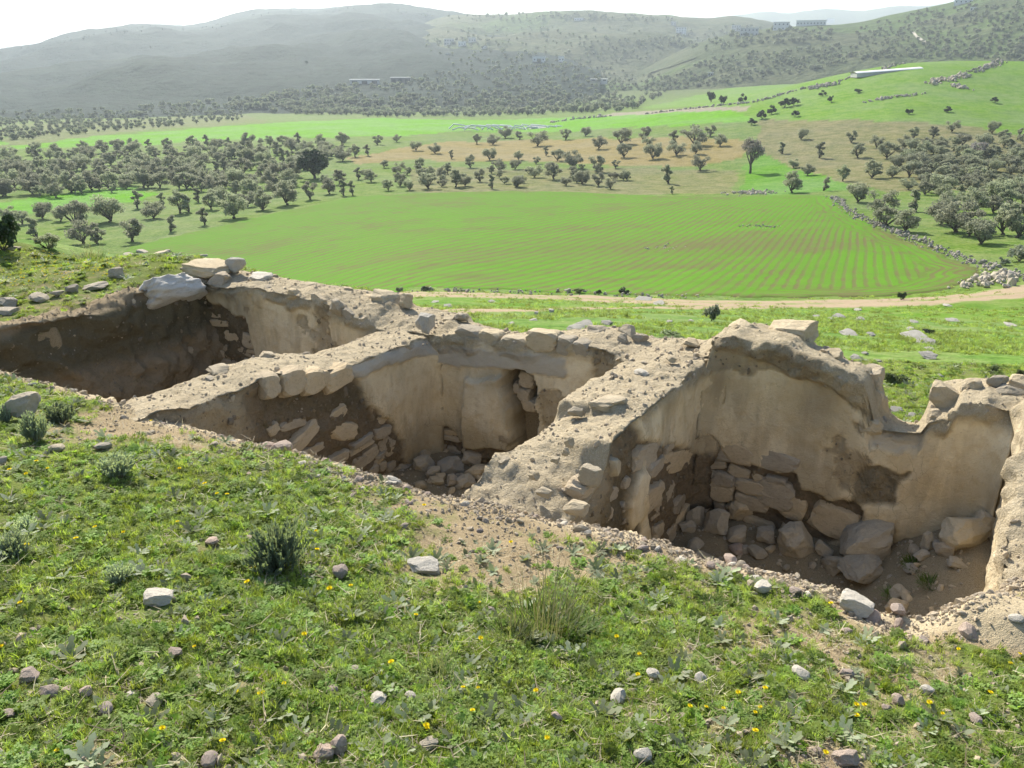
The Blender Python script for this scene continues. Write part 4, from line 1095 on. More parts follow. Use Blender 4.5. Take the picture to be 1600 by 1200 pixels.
GL = [(57, 371, 38), (172, 346, 44), (117, 351, 44), (67, 341, 29), (215, 326, 32), (282, 333, 40), (295, 331, 30), (387, 323, 28), (240, 341, 30), (15, 343, 24), (35, 350, 24), (95, 345, 26), (330, 327, 30), (345, 318, 28), (255, 322, 26), (310, 316, 26), (20, 372, 34), (430, 305, 28), (400, 300, 26), (370, 305, 26), (455, 300, 26)]
GL += [(u, v, 21 + (v - 232) * .16 + TR.uniform(-3, 4)) for u, v in fill([(-20, 245), (100, 238), (230, 232), (420, 224), (540, 222), (545, 250), (480, 262), (470, 300), (380, 312), (270, 296), (200, 292), (0, 312), (-20, 310)], 118, 23, 9, [(492, 265)] + [k[:2] for k in GL])]
for k in GL:
    olive_px(*k, 'grey olive tree in the dense grove left of and beyond the field', 'dense olive grove on the left')
print('TREES', NTREE)
def grove_mass():                                      # the rest of the two groves, beyond the trees one can pick out
    r = np.random.default_rng(12); P = []; S = []
    for poly, n, k in (([(-20, 243), (230, 231), (430, 223), (545, 220), (545, 246), (470, 262), (470, 296), (300, 300), (0, 312), (-20, 310)], 150, .8), ([(1380, 232), (1480, 225), (1640, 220), (1640, 318), (1440, 306)], 70, .8), ([(560, 292), (800, 292), (1000, 292), (960, 262), (700, 262), (560, 275)], 26, .62)):
        for u, v in fill(poly, n, 9, 13 + n, []):
            g = hit(u, v); P.append((g[0], g[1], ground_at(g[0], g[1]) - .05)); S.append(k * r.uniform(.7, 1.15))
    n = len(P); S = np.array(S)
    src = []
    for a, b in OLIVE[:5]:
        V = []; Fc = []
        for m in (a, b): V.append(np.array([v.co[:] for v in m.vertices])); Fc.append(np.array([list(p.vertices) for p in m.polygons]))
        me = mesh_from('grove tree', *joinm(list(zip(V, Fc))), False); me.materials.append(M_OLIVE); src.append(source('grove_form', me, None))
    scatter('olive_grove_mass', np.array(P), np.stack([np.zeros(n), np.zeros(n), r.uniform(0, 6.28, n)], -1), np.stack([S * 1.15, S * 1.15, S * .9], -1), r.integers(0, 5, n), src, 'stuff', 'mass of grey olive trees filling the groves')
grove_mass()

# far groves and scrub on the valley floor and hills: a mass nobody could count
def tiny_tree(seed):
    r = np.random.default_rng(seed); n = 60
    C = rand_unit(r, n) * (r.random(n)[:, None] ** .4) * [1.9, 1.9, 1.4] + [0, 0, 2.2]
    A = rand_unit(r, n) * .6; B = np.cross(A, rand_unit(r, n)); B /= np.linalg.norm(B, axis=1)[:, None]; B *= .45
    V, Fc = quads(C, A, B); tv, tf = tube([(0, 0, -.3), (0, 0, 1.8)], [.25, .15], 4)
    V, Fc = joinm([(V, Fc), (tv, tf)])
    return mesh_from('far tree', V, Fc, False)
M_FARTREE = mat_leaf('far olive leaves', (.17, .195, .115), (.24, .265, .165), .45)
M_WOOD = mat_leaf('far wood leaves', (.035, .05, .03), (.055, .07, .04), .3)
FT = [source('far_tree_form', tiny_tree(k), M_FARTREE) for k in range(3)]
FW_ = [source('far_wood_form', tiny_tree(k + 10), M_WOOD) for k in range(2)]
def far_scatter(name, zones, sources, seed, label):
    r = np.random.default_rng(seed); P = []; S = []
    for poly, n, sc in zones:
        A = np.array(poly, float); c = 0; tries = 0
        while c < n and tries < n * 6:
            tries += 1
            u, v = r.uniform(A[:, 0].min(), A[:, 0].max()), r.uniform(A[:, 1].min(), A[:, 1].max())
            if not inpoly(np.array([u]), np.array([v]), poly)[0]: continue
            g = hill_hit(u, v)
            if g is None: continue
            P.append(g); S.append(sc * r.uniform(.7, 1.3)); c += 1
    n = len(P); S = np.array(S)
    return scatter(name, np.array(P), np.stack([np.zeros(n), np.zeros(n), r.uniform(0, 6.28, n)], -1), np.stack([S, S, S * r.uniform(.8, 1.1, n)], -1), r.integers(0, len(sources), n), sources, 'stuff', label)
far_scatter('distant_olive_grove', [
    ([(500, 180), (420, 172), (460, 160), (620, 150), (760, 148), (960, 150), (1010, 160), (960, 172), (820, 182), (620, 184)], 560, .85),
    ([(420, 178), (640, 182), (960, 176), (1000, 168), (760, 174), (500, 172)], 200, .9),
    ([(560, 140), (700, 110), (900, 100), (1040, 120), (1000, 145), (700, 148)], 380, .75),
    ([(640, 60), (760, 40), (1000, 45), (1080, 70), (1000, 100), (700, 105)], 240, .85),
    ([(1000, 165), (1060, 140), (1240, 118), (1340, 95), (1420, 88), (1300, 70), (1120, 90), (1010, 130)], 400, .75),
    ([(200, 172), (420, 150), (560, 130), (560, 160), (420, 170)], 200, .9),
    ([(0, 222), (200, 204), (380, 188), (380, 172), (0, 186)], 420, .5),
    ([(0, 196), (200, 182), (420, 172), (420, 164), (0, 176)], 120, .6),
    ([(1330, 90), (1600, 95), (1600, 5), (1440, 15), (1340, 45)], 480, .7),
    ([(1000, 60), (1150, 40), (1300, 42), (1320, 60), (1100, 80)], 160, 1.0),
    ([(640, 22), (720, 26), (900, 18), (1050, 26), (1050, 34), (720, 34)], 110, 1.0),
], FT, 51, 'distant olive groves and scrub on the hazy slopes')
far_scatter('distant_wood', [
    ([(0, 76), (130, 54), (240, 38), (330, 40), (430, 14), (590, 9), (690, 22), (690, 30), (590, 18), (430, 22), (330, 48), (240, 48), (130, 62), (0, 84)], 120, .6),
    ([(0, 85), (240, 60), (430, 30), (620, 40), (560, 100), (380, 140), (0, 165)], 2, .8),
], FW_, 52, 'dark distant wood covering the left ridge')

# ------------------------------------------------------------------ close vegetation forms
def strip(pts, w):                                    # tapering blade
    pts = np.array(pts, float); n = len(pts)
    t = np.gradient(pts, axis=0); s = np.cross(t, [0, 0, 1.0]); s /= np.linalg.norm(s, axis=1)[:, None] + 1e-9
    w = np.array(w)[:, None]
    return np.concatenate([np.stack([pts[i] - s[i] * w[i], pts[i] + s[i] * w[i]]) for i in range(n)]), np.array([(2 * i, 2 * i + 1, 2 * i + 3, 2 * i + 2) for i in range(n - 1)])
def arc(r, base, L, lean, az, bend, n=4):
    o = []; p = np.array(base, float); a = lean
    for k in range(n):
        o.append(p.copy()); p = p + L / (n - 1) * np.array([math.cos(az) * math.sin(a), math.sin(az) * math.sin(a), math.cos(a)]); a += bend / (n - 1)
    return o
def grass_tuft(seed, n=70, L=(.025, .065), spread=.065, w=.0021):
    r = np.random.default_rng(seed); P = []; cs = [(spread * math.sqrt(r.random()), r.uniform(0, 6.28)) for _ in range(max(3, n // 9))]
    for i in range(n):
        q, a0 = cs[i % len(cs)]; az = r.uniform(0, 6.28); b = (q * math.cos(a0) + r.normal() * .009, q * math.sin(a0) + r.normal() * .009, -.006)
        P.append(strip(arc(r, b, r.uniform(*L), r.uniform(.1, .95), az, r.uniform(.3, 1.4)), np.array([1, .95, .7, .08]) * w * r.uniform(.7, 1.4)))
    return mesh_from('grass tuft', *joinm(P), True)
def rosette(seed, n=10, L=(.025, .06), wr=.24, lean=(.7, 1.35), bend=(.1, .6), lobes=False):
    r = np.random.default_rng(seed); P = []
    for k in range(n):
        az = 6.28 * k / n + r.uniform(-.4, .4); l = r.uniform(*L)
        w = np.array([.25, .85, 1.0, .75, .05]) * l * wr * r.uniform(.8, 1.2)
        if lobes: w = np.array([.25, .9, .45, 1.0, .5, .85, .05]) * l * wr
        P.append(strip(arc(r, (0, 0, .002), l, r.uniform(*lean), az, r.uniform(*bend), len(w)), w))
    return mesh_from('rosette', *joinm(P), True)
def clover(seed, n=34, R=.05):
    r = np.random.default_rng(seed); C = []; A = []; B = []
    for _ in range(n):
        q = R * math.sqrt(r.random()); a = r.uniform(0, 6.28)
        c = np.array([q * math.cos(a), q * math.sin(a), r.uniform(.006, .035)]); s = r.uniform(.004, .0075)
        az = r.uniform(0, 6.28); tl = r.normal() * .35
        for k in range(3):
            b = az + k * 2.09; d = np.array([math.cos(b), math.sin(b), tl * math.cos(b)]); e = np.array([-math.sin(b), math.cos(b), -tl * math.sin(b)])
            C.append(c + d * s * .9); A.append(d * s); B.append(e * s * .75)
    return mesh_from('clover', *quads(np.array(C), np.array(A), np.array(B)), False)
def straw(seed, n=7):
    r = np.random.default_rng(seed); P = []
    for _ in range(n):
        az = r.uniform(0, 6.28); P.append(strip(arc(r, (r.normal() * .03, r.normal() * .03, .004), r.uniform(.02, .065), r.uniform(1.0, 1.5), az, r.uniform(-.2, .2), 3), np.array([1, .9, .4]) * .0016))
    return mesh_from('straw', *joinm(P), True)
def mat_blade(name, a, b, tr=.5):
    t = NT(name); r = rnd_out(t); P = t.pos(); n = t.noise(P, 1.6, 3, .6); n2 = t.noise(P, 14, 2, .6)
    c = t.mix(t.mr(t.math('ADD', t.math('MULTIPLY', n, .6), t.math('MULTIPLY', r, .4)), .3, .7), a, b)
    c = t.hsv(c, t.mr(r, 0, 1, .475, .52), t.mr(n2, .3, .7, .8, 1.1), t.mr(r, 0, 1, .7, 1.3))
    t.color(c); t.b.inputs['Roughness'].default_value = .6; t.b.inputs['Specular IOR Level'].default_value = .2; t.leafy(tr, True); return t.m
M_GRASS = mat_blade('short grass', (.235, .32, .06), (.36, .425, .12), .5)
M_HERB = mat_blade('green herb leaves', (.165, .26, .042), (.25, .34, .075), .5)
M_SAGE = mat_blade('greyish thistle leaves', (.20, .24, .13), (.30, .33, .21), .35)
M_STRAW = mat_blade('dry straw', (.30, .25, .15), (.44, .38, .25), .25)
G_SRC = [source('grass_form', grass_tuft(1), M_GRASS), source('grass_form', grass_tuft(2, 90, (.02, .05), .075), M_GRASS), source('grass_form', grass_tuft(3, 55, (.03, .085), .05), M_GRASS)]
def herb_patch(seed, k):
    r = np.random.default_rng(seed); P = []
    for i in range(k):
        m = [rosette(seed * 31 + i), rosette(seed * 31 + i, 13, (.018, .04), .3, (.3, 1.2)), clover(seed * 31 + i, 30, .045), rosette(seed * 31 + i, 9, (.025, .06), .2, (.6, 1.35), (.2, .8), True)][int(r.integers(4))]
        V = np.array([v.co[:] for v in m.vertices]); Fc = np.array([list(p.vertices) for p in m.polygons]); bpy.data.meshes.remove(m)
        q, a = .075 * math.sqrt(r.random()), r.uniform(0, 6.28); P.append((V * r.uniform(.6, 1.15) + [q * math.cos(a), q * math.sin(a), 0], Fc))
    return mesh_from('herb patch', *joinm(P), True)
H_SRC = [source('herb_form', herb_patch(41 + k, 6), M_HERB) for k in range(6)]
S_SRC = [source('thistle_form', rosette(21, 11, (.05, .10), .17, (.8, 1.4), (.1, .5), True), M_SAGE), source('thistle_form', rosette(22, 9, (.04, .07), .22, (.6, 1.3)), M_SAGE)]
T_SRC = [source('straw_form', straw(31), M_STRAW), source('straw_form', straw(32, 10), M_STRAW)]

# stones lying in the foreground grass: (u, v, width, height, label, material)
def near_hit(u, v, t0=1.0, t1=14.0):
    r = ray(u, v); t = np.linspace(t0, t1, 1400); x, y = r[0] * t, r[1] * t
    d = r[2] * t - near_z(x, y)[0]; k = np.nonzero(d < 0)[0]
    i = k[0] if len(k) else -1
    return r * t[i]
FS = [(47, 1059, 30, 18, 'reddish stone largest of the row in the lower left grass', M_PINK), (80, 1082, 26, 16, 'reddish stone second in the row in the lower left grass', M_PINK), (107, 1079, 15, 12, 'small pinkish stone between two darker ones at lower left', M_PINK), (135, 1082, 21, 15, 'dark reddish stone at the right end of the lower left row', M_PINK),
      (167, 1109, 24, 15, 'pale pink stone below the row in the lower left grass', M_PINK), (242, 1098, 26, 10, 'flat grey stone among pale leaves at lower left', M_GREY), (205, 1089, 18, 12, 'small pale stone left of the flat grey one', M_PALE), (272, 1023, 26, 14, 'tan wedge shaped stone in the grass left of centre', M_PINK),
      (250, 938, 40, 22, 'flat white stone in the grass below the small grey shrub', M_PALE), (532, 894, 26, 18, 'pinkish stone right of the round grey shrub', M_PINK), (332, 848, 24, 12, 'pale stone left of the round grey shrub', M_PINK), (591, 1097, 29, 17, 'white stone in the lower middle grass', M_PALE), (642, 1092, 20, 15, 'small white stone right of another white one in the lower middle', M_PALE),
      (530, 1165, 28, 26, 'pale upright stone of the pair at the bottom of the photo', M_PINK), (507, 1178, 30, 20, 'low stone of the pair at the bottom of the photo', M_PINK), (557, 1049, 18, 9, 'small flat stone in the grass at lower centre left', M_GREY), (520, 1080, 18, 12, 'small tan stone above the pair at the bottom', M_PINK), (670, 1167, 28, 14, 'flat grey stone at the bottom left of centre', M_GREY),
      (964, 1092, 26, 17, 'bright white stone at lower centre right', M_PALE), (1094, 1062, 22, 18, 'pale angular stone in dark leaves at lower right', M_PALE), (1019, 1054, 20, 13, 'small grey stone left of the pale angular one', M_PALE), (1250, 1054, 26, 12, 'flat white stone in the grass at lower right', M_PALE), (1322, 1054, 18, 17, 'small brown upright stone at lower right', M_PINK),
      (1447, 1079, 20, 15, 'pale round stone near yellow flowers at lower right', M_PALE), (1402, 1095, 20, 14, 'tan stone left of the pale round one at lower right', M_PINK), (1384, 1107, 14, 11, 'tiny tan stone beside the tan stone at lower right', M_PINK), (1522, 1125, 20, 12, 'brown stone toward the lower right corner', M_PINK), (1319, 1188, 36, 20, 'brownish stone cut by the bottom edge at right', M_PINK),
      (1003, 1182, 26, 22, 'white pointed stone at the bottom edge right of centre', M_PALE), (869, 1122, 18, 15, 'small pinkish stone at the bottom centre', M_PINK), (1512, 989, 28, 16, 'brown stone in the grass below the right end of the ruin', M_PINK), (1334, 949, 46, 30, 'large rough pale stone on the broken edge of the right room', M_PALE), (1400, 953, 22, 20, 'pinkish stone right of the rough pale one on the edge', M_PINK),
      (1190, 919, 24, 18, 'pale stone on the rubble strip below the right room', M_PALE), (1150, 859, 26, 14, 'brown stone on the edge of the right room', M_PINK), (1140, 876, 22, 12, 'smaller brown stone just under the one on the edge', M_PINK), (662, 891, 44, 14, 'flat whitish stone overgrown by grey leaves near the centre', M_PALE), (330, 1190, 26, 16, 'tan stone at the bottom edge left of centre', M_PINK),
      (40, 637, 44, 42, 'upright grey boulder with weeds in the upper left grass', M_GREY), (90, 701, 22, 13, 'small grey stone below the upright boulder', M_GREY), (162, 698, 24, 10, 'flat grey stone above the clump at upper left', M_GREY), (5, 721, 16, 12, 'small stone at the left edge', M_GREY), (1272, 1175, 18, 12, 'small brown stone left of the one cut by the bottom edge', M_PINK), (15, 1117, 22, 14, 'brown stone at the left edge near the bottom', M_PINK), (1585, 968, 20, 12, 'pale stone at the right edge below the mound', M_PALE), (1240, 925, 18, 12, 'tan stone among the rubble below the right room', M_PINK), (1110, 884, 16, 10, 'small tan stone on the strip left of the rubble', M_PINK), (965, 790, 22, 16, 'pale round stone on the edge beside the second cross wall', M_PALE), (900, 800, 26, 16, 'pale stone where the second cross wall meets the grass', M_PALE)]
FS_SPOT = []
for _k in FS:
    _g = near_hit(_k[0], _k[1] + _k[3] * .42); _w = _k[2] * (_g[1] * cp - _g[2] * sp) / F; _d = _g[:2] / np.linalg.norm(_g[:2]); FS_SPOT.append((_g[0] - _d[0] * _w * .25, _g[1] - _d[1] * _w * .25, _w * .8))
# where the plants of the close hillside stand
def sample(n, r):
    # positions spread so that the density falls off with distance from the place one stands
    d = np.exp(r.uniform(math.log(1.0), math.log(16.0), n)); a = r.uniform(-.78, .78, n)
    x = d * np.tan(a) * .92 + r.uniform(-1.3, 1.3, n); y = d
    return x, y
def grown(n, seed, bias=0.0, thr=.42, far=False, lipx=.05):
    r = np.random.default_rng(seed); x, y = sample(n, r)
    k = (x > NX0 + .3) & (x < NX1 - .3) & (y < NY1 - .3); x, y = x[k], y[k]
    z, p, q, s = near_z(x, y)
    g = green_of(x, y, p, q, s) + bias + .25 * fbm(x, y, f=6, octv=2, seed=seed)
    wall = ((q > -.05) & (q < .72) & (p > -4.1)) | ((q > -3.3) & (q <= 0) & (((p > -.75) & (p < .05)) | ((p > 2.26) & (p < 3.06)) | (p > 5.2) & (q > -2.7) | ((p < -3.4) & (p > -3.72))))
    ok = (g > thr + r.uniform(-.22, .22, len(x))) & (s < -.03) & ~wall
    for fx, fy, fr in FS_SPOT: ok &= (x - fx) ** 2 + (y - fy) ** 2 > fr * fr
    return x[ok], y[ok], z[ok], r
def put_plants(name, n, seed, src, smin, smax, label, bias=0, thr=.42, tilt=.25):
    x, y, z, r = grown(n, seed, bias, thr); m = len(x)
    dist = np.hypot(x, y); sc = r.uniform(smin, smax, m) * (1 + .055 * np.maximum(0, dist - 3))
    rot = np.stack([r.normal(size=m) * tilt, r.normal(size=m) * tilt, r.uniform(0, 6.28, m)], -1)
    print(name, m)
    return scatter(name, np.stack([x, y, z], -1), rot, np.stack([sc, sc, sc * r.uniform(.75, 1.2, m)], -1), r.integers(0, len(src), m), src, 'stuff', label)
put_plants('grass', 32000, 101, G_SRC, .34, .72, 'short green grass covering the hillside around the ruin', 0, .50)
put_plants('herbs', 19000, 102, H_SRC, .30, .62, 'low broad leaved herbs growing through the hillside grass', -.05, .50, .2)
put_plants('thistle_rosettes', 2200, 103, S_SRC, .4, .85, 'grey green thistle rosettes dotted through the grass', .1, .35, .12)
put_plants('dry_straw', 6500, 104, T_SRC, .6, 1.2, 'dry straw and stalks lying between the herbs', .35, .30, .1)
def slope_grass(n, seed):
    r = np.random.default_rng(seed); d = np.exp(r.uniform(math.log(7.5), math.log(70), n)); a = r.uniform(-.2, .78, n)
    x, y = d * np.tan(a) * .95, d
    out = ~((x > NX0 + .5) & (x < NX1 - .5) & (y < NY1 - .5))
    x, y = x[out], y[out]
    k = (fbm(x, y, f=.35, octv=4, seed=105) > -.12) & ~inpoly(x, y, FIELD)
    x, y = x[k], y[k]; z = terrain(x, y) + .10 * fbm(x, y, f=.12, octv=3, seed=3) * sstep(12, 40, np.hypot(x, y)) + .05 * fbm(x, y, f=.6, octv=3, seed=4) * sstep(8, 20, np.hypot(x, y)) * sstep(300, 80, np.hypot(x, y)) - .02
    m = len(x); sc = r.uniform(1.3, 2.2, m) * (1 + .015 * np.hypot(x, y))
    return scatter('slope_grass', np.stack([x, y, z], -1), np.stack([r.normal(size=m) * .2, r.normal(size=m) * .2, r.uniform(0, 6.28, m)], -1), np.stack([sc, sc, sc * .7], -1), r.integers(0, 3, m), G_SRC, 'stuff', 'short grass on the slope beyond the ruin')
slope_grass(14000, 106)

# ------------------------------------------------------------------ gravel on the broken edge and on the wall tops
def chip(seed):
    return rock_mesh('chip', seed, 1, .4, 7, .12, True)
M_CHIP = mat_stone('limestone chips', (.43, .34, .235), (.62, .53, .40), (.24, .19, .13), .35)
C_SRC = [source('chip_form', chip(700 + k), M_CHIP) for k in range(5)]
def gravel():
    r = np.random.default_rng(55); P = []; S = []; MP = []
    n = 60000; p = r.uniform(-4.2, 6.2, n); ld = np.abs(r.normal(size=n)) * .21 - .02; q = lip_q(p) - ld
    keep = r.random(n) < (.10 + .30 * sstep(.6, 2.0, p)) * (.4 + .9 * (fbm(p, q, f=2.2, octv=3, seed=56) > 0))
    p, q = p[keep], q[keep]; x, y = xy_of(p, q); z, p, q, s = near_z(x, y); k = s < .0
    P.append(np.stack([x, y, z], -1)[k]); S.append(np.exp(r.normal(-5.1, .55, k.sum())))
    # scattered over the whole hillside
    x, y = sample(22000, r); k = (x > NX0 + .3) & (x < NX1 - .3) & (y < NY1 - .3); x, y = x[k], y[k]; z, p, q, s = near_z(x, y)
    k = (s < -.02) & (green_of(x, y, p, q, s) < .75); P.append(np.stack([x, y, z], -1)[k]); S.append(np.exp(r.normal(-5.0, .5, k.sum())))
    # pit floors
    p = r.uniform(-3.4, 5.2, 5000); q = r.uniform(-2.8, -.02, 5000); x, y = xy_of(p, q); z, p, q, s = near_z(x, y); k = s > .12
    P.append(np.stack([x, y, z], -1)[k]); S.append(np.exp(r.normal(-4.5, .5, k.sum())))
    # tops of the walls
    for o in bpy.data.objects:
        if o.type == 'MESH' and o.name.split('.')[0] in ('plastered_masonry', 'earth_face'):
            m = o.data; co = np.empty(len(m.vertices) * 3); m.vertices.foreach_get('co', co); co = co.reshape(-1, 3)
            nn = np.empty(len(m.vertices) * 3); m.vertex_normals.foreach_get('vector', nn); nn = nn.reshape(-1, 3)
            k = np.nonzero((np.abs(nn[:, 2]) > .5) & (co[:, 2] > -2.95))[0]
            k = r.choice(k, min(len(k), int(len(k) * .11)), replace=False)
            P.append(co[k]); S.append(np.exp(r.normal(-5.1, .7, len(k))))
            mo = np.empty(len(m.vertices)); m.attributes['mort'].data.foreach_get('value', mo); k = np.nonzero((mo > .4) & (co[:, 2] > -3.95))[0]; k = r.choice(k, int(len(k) * .06), replace=False)
            MP.append(co[k])
    MP = np.concatenate(MP); n = len(MP); ms = np.clip(np.exp(r.normal(-4.6, .55, n)), .003, .04)
    M_MC = mat_stone('stones in old mortar', (.20, .155, .10), (.36, .29, .195), (.12, .10, .06), .4)
    scatter('mortar_rubble', MP, r.uniform(0, 6.28, (n, 3)), np.stack([ms, ms * .8, ms * .6], -1), r.integers(0, 3, n), [source('mortar_chip_form', chip(720 + k), M_MC) for k in range(3)], 'stuff', 'small rubble bedded in the old mortar and earth faces')
    P = np.concatenate(P); S = np.clip(np.concatenate(S), .002, .04); n = len(P)
    print('gravel', n)
    return scatter('gravel', P, r.uniform(0, 6.28, (n, 3)), np.stack([S, S * r.uniform(.6, 1, n), S * r.uniform(.4, .8, n)], -1), r.integers(0, 5, n), C_SRC, 'stuff', 'limestone chips and gravel on the broken edges and wall tops')
gravel()

# ------------------------------------------------------------------ boulders lying in the rooms
def boulder(name, u, v, w, h, label, cat, group, mat, room=None, pool=None, deep=.8, sink=.12, tilt=.25, rz=None):
    """u, v: middle of the rock; w, h: its size in pixels; it rests on the ground under its lower edge"""
    g = near_hit(u, v + h * .42) if room is None else room(u, v + h * .42)
    zc = g[1] * cp - g[2] * sp; k = zc / F
    W, H = w * k, h * k * .95
    dpt = W * deep
    fx = ray(u, v)[:2]; fx = fx / np.linalg.norm(fx)
    x, y = g[0] + fx[0] * dpt * .32, g[1] + fx[1] * dpt * .32
    o = stone_obj(name, pool or BOULD, mat, (x, y, g[2] + H * (.5 - sink)), (W / 2, dpt / 2, H / 2), (RG.uniform(-tilt, tilt) * .5, RG.uniform(-tilt, tilt), RG.uniform(-.5, .5) if rz is None else rz))
    return tag(o, label, cat, group)
def floor_hit(zf):
    def f(u, v):
        r = ray(u, v); t = np.linspace(3, 14, 1500); x, y = r[0] * t, r[1] * t
        p, q = pq_of(x, y); d = r[2] * t - np.minimum(floor_z(p, q), zf); k = np.nonzero(d < 0)[0]; return r * t[k[0]]
    return f
R3 = floor_hit(-3.0); R2 = floor_hit(-3.0)
ROOM3 = [(1350, 850, 98, 74, 'largest flat grey boulder in the middle of the right room', M_GREY), (1342, 895, 76, 40, 'brown boulder lying under the largest grey boulder', M_STONE), (1417, 820, 58, 40, 'squat buff boulder resting against the rear wall of the right room', M_STONE),
         (1496, 832, 74, 60, 'large brown boulder with a pale top near the right end of the ruin', M_STONE), (1540, 822, 46, 46, 'brown boulder in the rear right corner of the right room', M_STONE), (1450, 846, 28, 34, 'small pale upright boulder between the larger ones in the right room', M_STONE),
         (1472, 858, 30, 30, 'small brown rock beside the pale upright boulder', M_WSTONE), (1158, 790, 62, 52, 'tilted buff boulder leaning on the masonry of the right room', M_WSTONE), (1240, 842, 56, 62, 'dark shaded boulder below the rear wall of the right room', M_GREY),
         (1118, 815, 40, 48, 'upright shaded rock left of the tilted buff boulder', M_GREY), (1086, 806, 28, 36, 'small shaded rock in the left rear corner of the right room', M_GREY), (1022, 796, 42, 44, 'reddish boulder at the foot of the second cross wall', M_WSTONE),
         (1150, 838, 36, 26, 'low rock in front of the tilted buff boulder', M_GREY), (1195, 838, 34, 30, 'low shaded rock left of the dark boulder', M_GREY), (1285, 860, 30, 26, 'small shaded rock left of the largest grey boulder', M_GREY), (1492, 882, 32, 16, 'small brown rock on the bare floor at the right end', M_STONE), (1072, 825, 26, 22, 'small shaded stone at the left of the right room floor', M_GREY), (1438, 870, 24, 18, 'small pale stone half hidden by weeds in the right room', M_GREY)]
for u, v, w, h, lb, m in ROOM3: boulder('boulder', u, v, w, h, lb, 'boulder', 'fallen boulders in the right room', m, R3)
ROOM2 = [(705, 729, 42, 28, 'rounded pale boulder in the middle of the middle room floor'), (738, 719, 38, 24, 'broad boulder at the right of the middle room floor'), (746, 739, 36, 22, 'flat boulder beside the second cross wall in the middle room'), (663, 724, 34, 26, 'greenish rounded boulder left of the pale one in the middle room'),
         (676, 737, 24, 24, 'smaller rounded boulder in front of the greenish one'), (688, 746, 18, 18, 'small stone at the near edge of the middle room floor'), (634, 690, 32, 26, 'reddish angular boulder in the left of the middle room'), (601, 676, 26, 32, 'upright grey boulder against the first cross wall'), (604, 699, 20, 18, 'small pale green stone at the foot of the first cross wall'),
         (624, 712, 40, 22, 'wide flat boulder below the reddish angular one'), (660, 706, 30, 20, 'shaded boulder against the rear wall of the middle room'), (625, 726, 36, 14, 'flat pale stone beside the broken edge of the middle room'), (728, 752, 30, 20, 'grey boulder at the right near corner of the middle room'), (708, 752, 26, 20, 'dark rounded stone at the near corner of the middle room'), (616, 668, 18, 22, 'small upright stone behind the reddish angular boulder')]
for u, v, w, h, lb in ROOM2: boulder('boulder', u, v, w, h, lb, 'boulder', 'fallen boulders in the middle room', M_GREY if 'gre' in lb or 'pale' in lb else M_WSTONE, R2)
_r = np.random.default_rng(67)
for k in range(95):                                    # loose rubble on the floors
    if k < 45: p, q, g_, lb = _r.uniform(.25, 2.2), -abs(_r.normal()) * .9 - .12, 'loose rubble in the middle room', 'loose rubble stone on the floor of the middle room'
    elif k < 85: p, q, g_, lb = _r.uniform(3.15, 5.1), -abs(_r.normal()) * .6 - .1, 'loose rubble in the right room', 'loose rubble stone along the foot of the wall in the right room'
    else: p, q, g_, lb = _r.uniform(-3.2, -.9), -abs(_r.normal()) * .7 - .15, 'loose rubble in the left room', 'loose rubble stone on the shaded floor of the left room'
    if q < -2.4 or (45 <= k < 85 and k % 2): continue
    x, y = xy_of(p, q); z = float(near_z(np.array([x]), np.array([y]))[0][0]); s = math.exp(_r.normal(-2.8, .4))
    o = stone_obj('rubble_stone', BOULD if s > .08 else PEB, [M_GREY, M_WSTONE, M_STONE][int(_r.integers(3))], (x, y, z + s * .3), (s, s * _r.uniform(.6, .9), s * _r.uniform(.5, .8)), (_r.uniform(-.4, .4), _r.uniform(-.4, .4), _r.uniform(0, 6.28)))
    tag(o, lb, 'stone', g_)
# big pale blocks on the left rear corner
def qrock(u, v, w, h, q, label, mat, deep=.8, pool=None, rot=None, cat='boulder', name='boulder', group=None):
    r = ray(u, v); t = (q + C1 @ Q) / (r[:2] @ Q); c = r * t; k = t / F
    o = stone_obj(name, pool or BOULD, mat, tuple(c), (w * k / 2, w * k * deep / 2, h * k / 2), rot or (RG.uniform(-.1, .1), RG.uniform(-.1, .1), YAW + RG.uniform(-.2, .2)))
    return tag(o, label, cat, group)
CORNER = [rock_mesh('corner block', 470 + k, 5, .85, 14, .12, minc=.85, maxc=1.25) for k in range(2)]
M_WHITE = mat_stone('white lichen limestone', (.50, .465, .41), (.68, .65, .59), (.30, .27, .22), .65, 2.0)
o = stone_obj('boulder', CORNER[:1], M_WHITE, (*xy_of(-3.62, -.38), -2.60), (.46, .28, .17), (-.55, .12, YAW + math.pi / 2 + .15)); tag(o, 'large white limestone slab sloping into the left rear corner', 'boulder')
qrock(328, 419, 80, 21, .30, 'flat topped buff stone block bridging the left rear corner', M_STONE, .75, CORNER, (.04, .02, YAW + .05))
qrock(368, 414, 28, 26, .45, 'weathered grey stone at the end of the flat topped block', M_PALE, .9)
qrock(345, 436, 60, 26, .22, 'rough stones wedged under the flat topped block', M_WSTONE, .8)
qrock(405, 433, 44, 14, .35, 'pale flat stone right of the flat topped block', M_PALE, .9)
qrock(222, 408, 34, 14, .5, 'low pale stone behind the white limestone slab', M_PALE, .9)
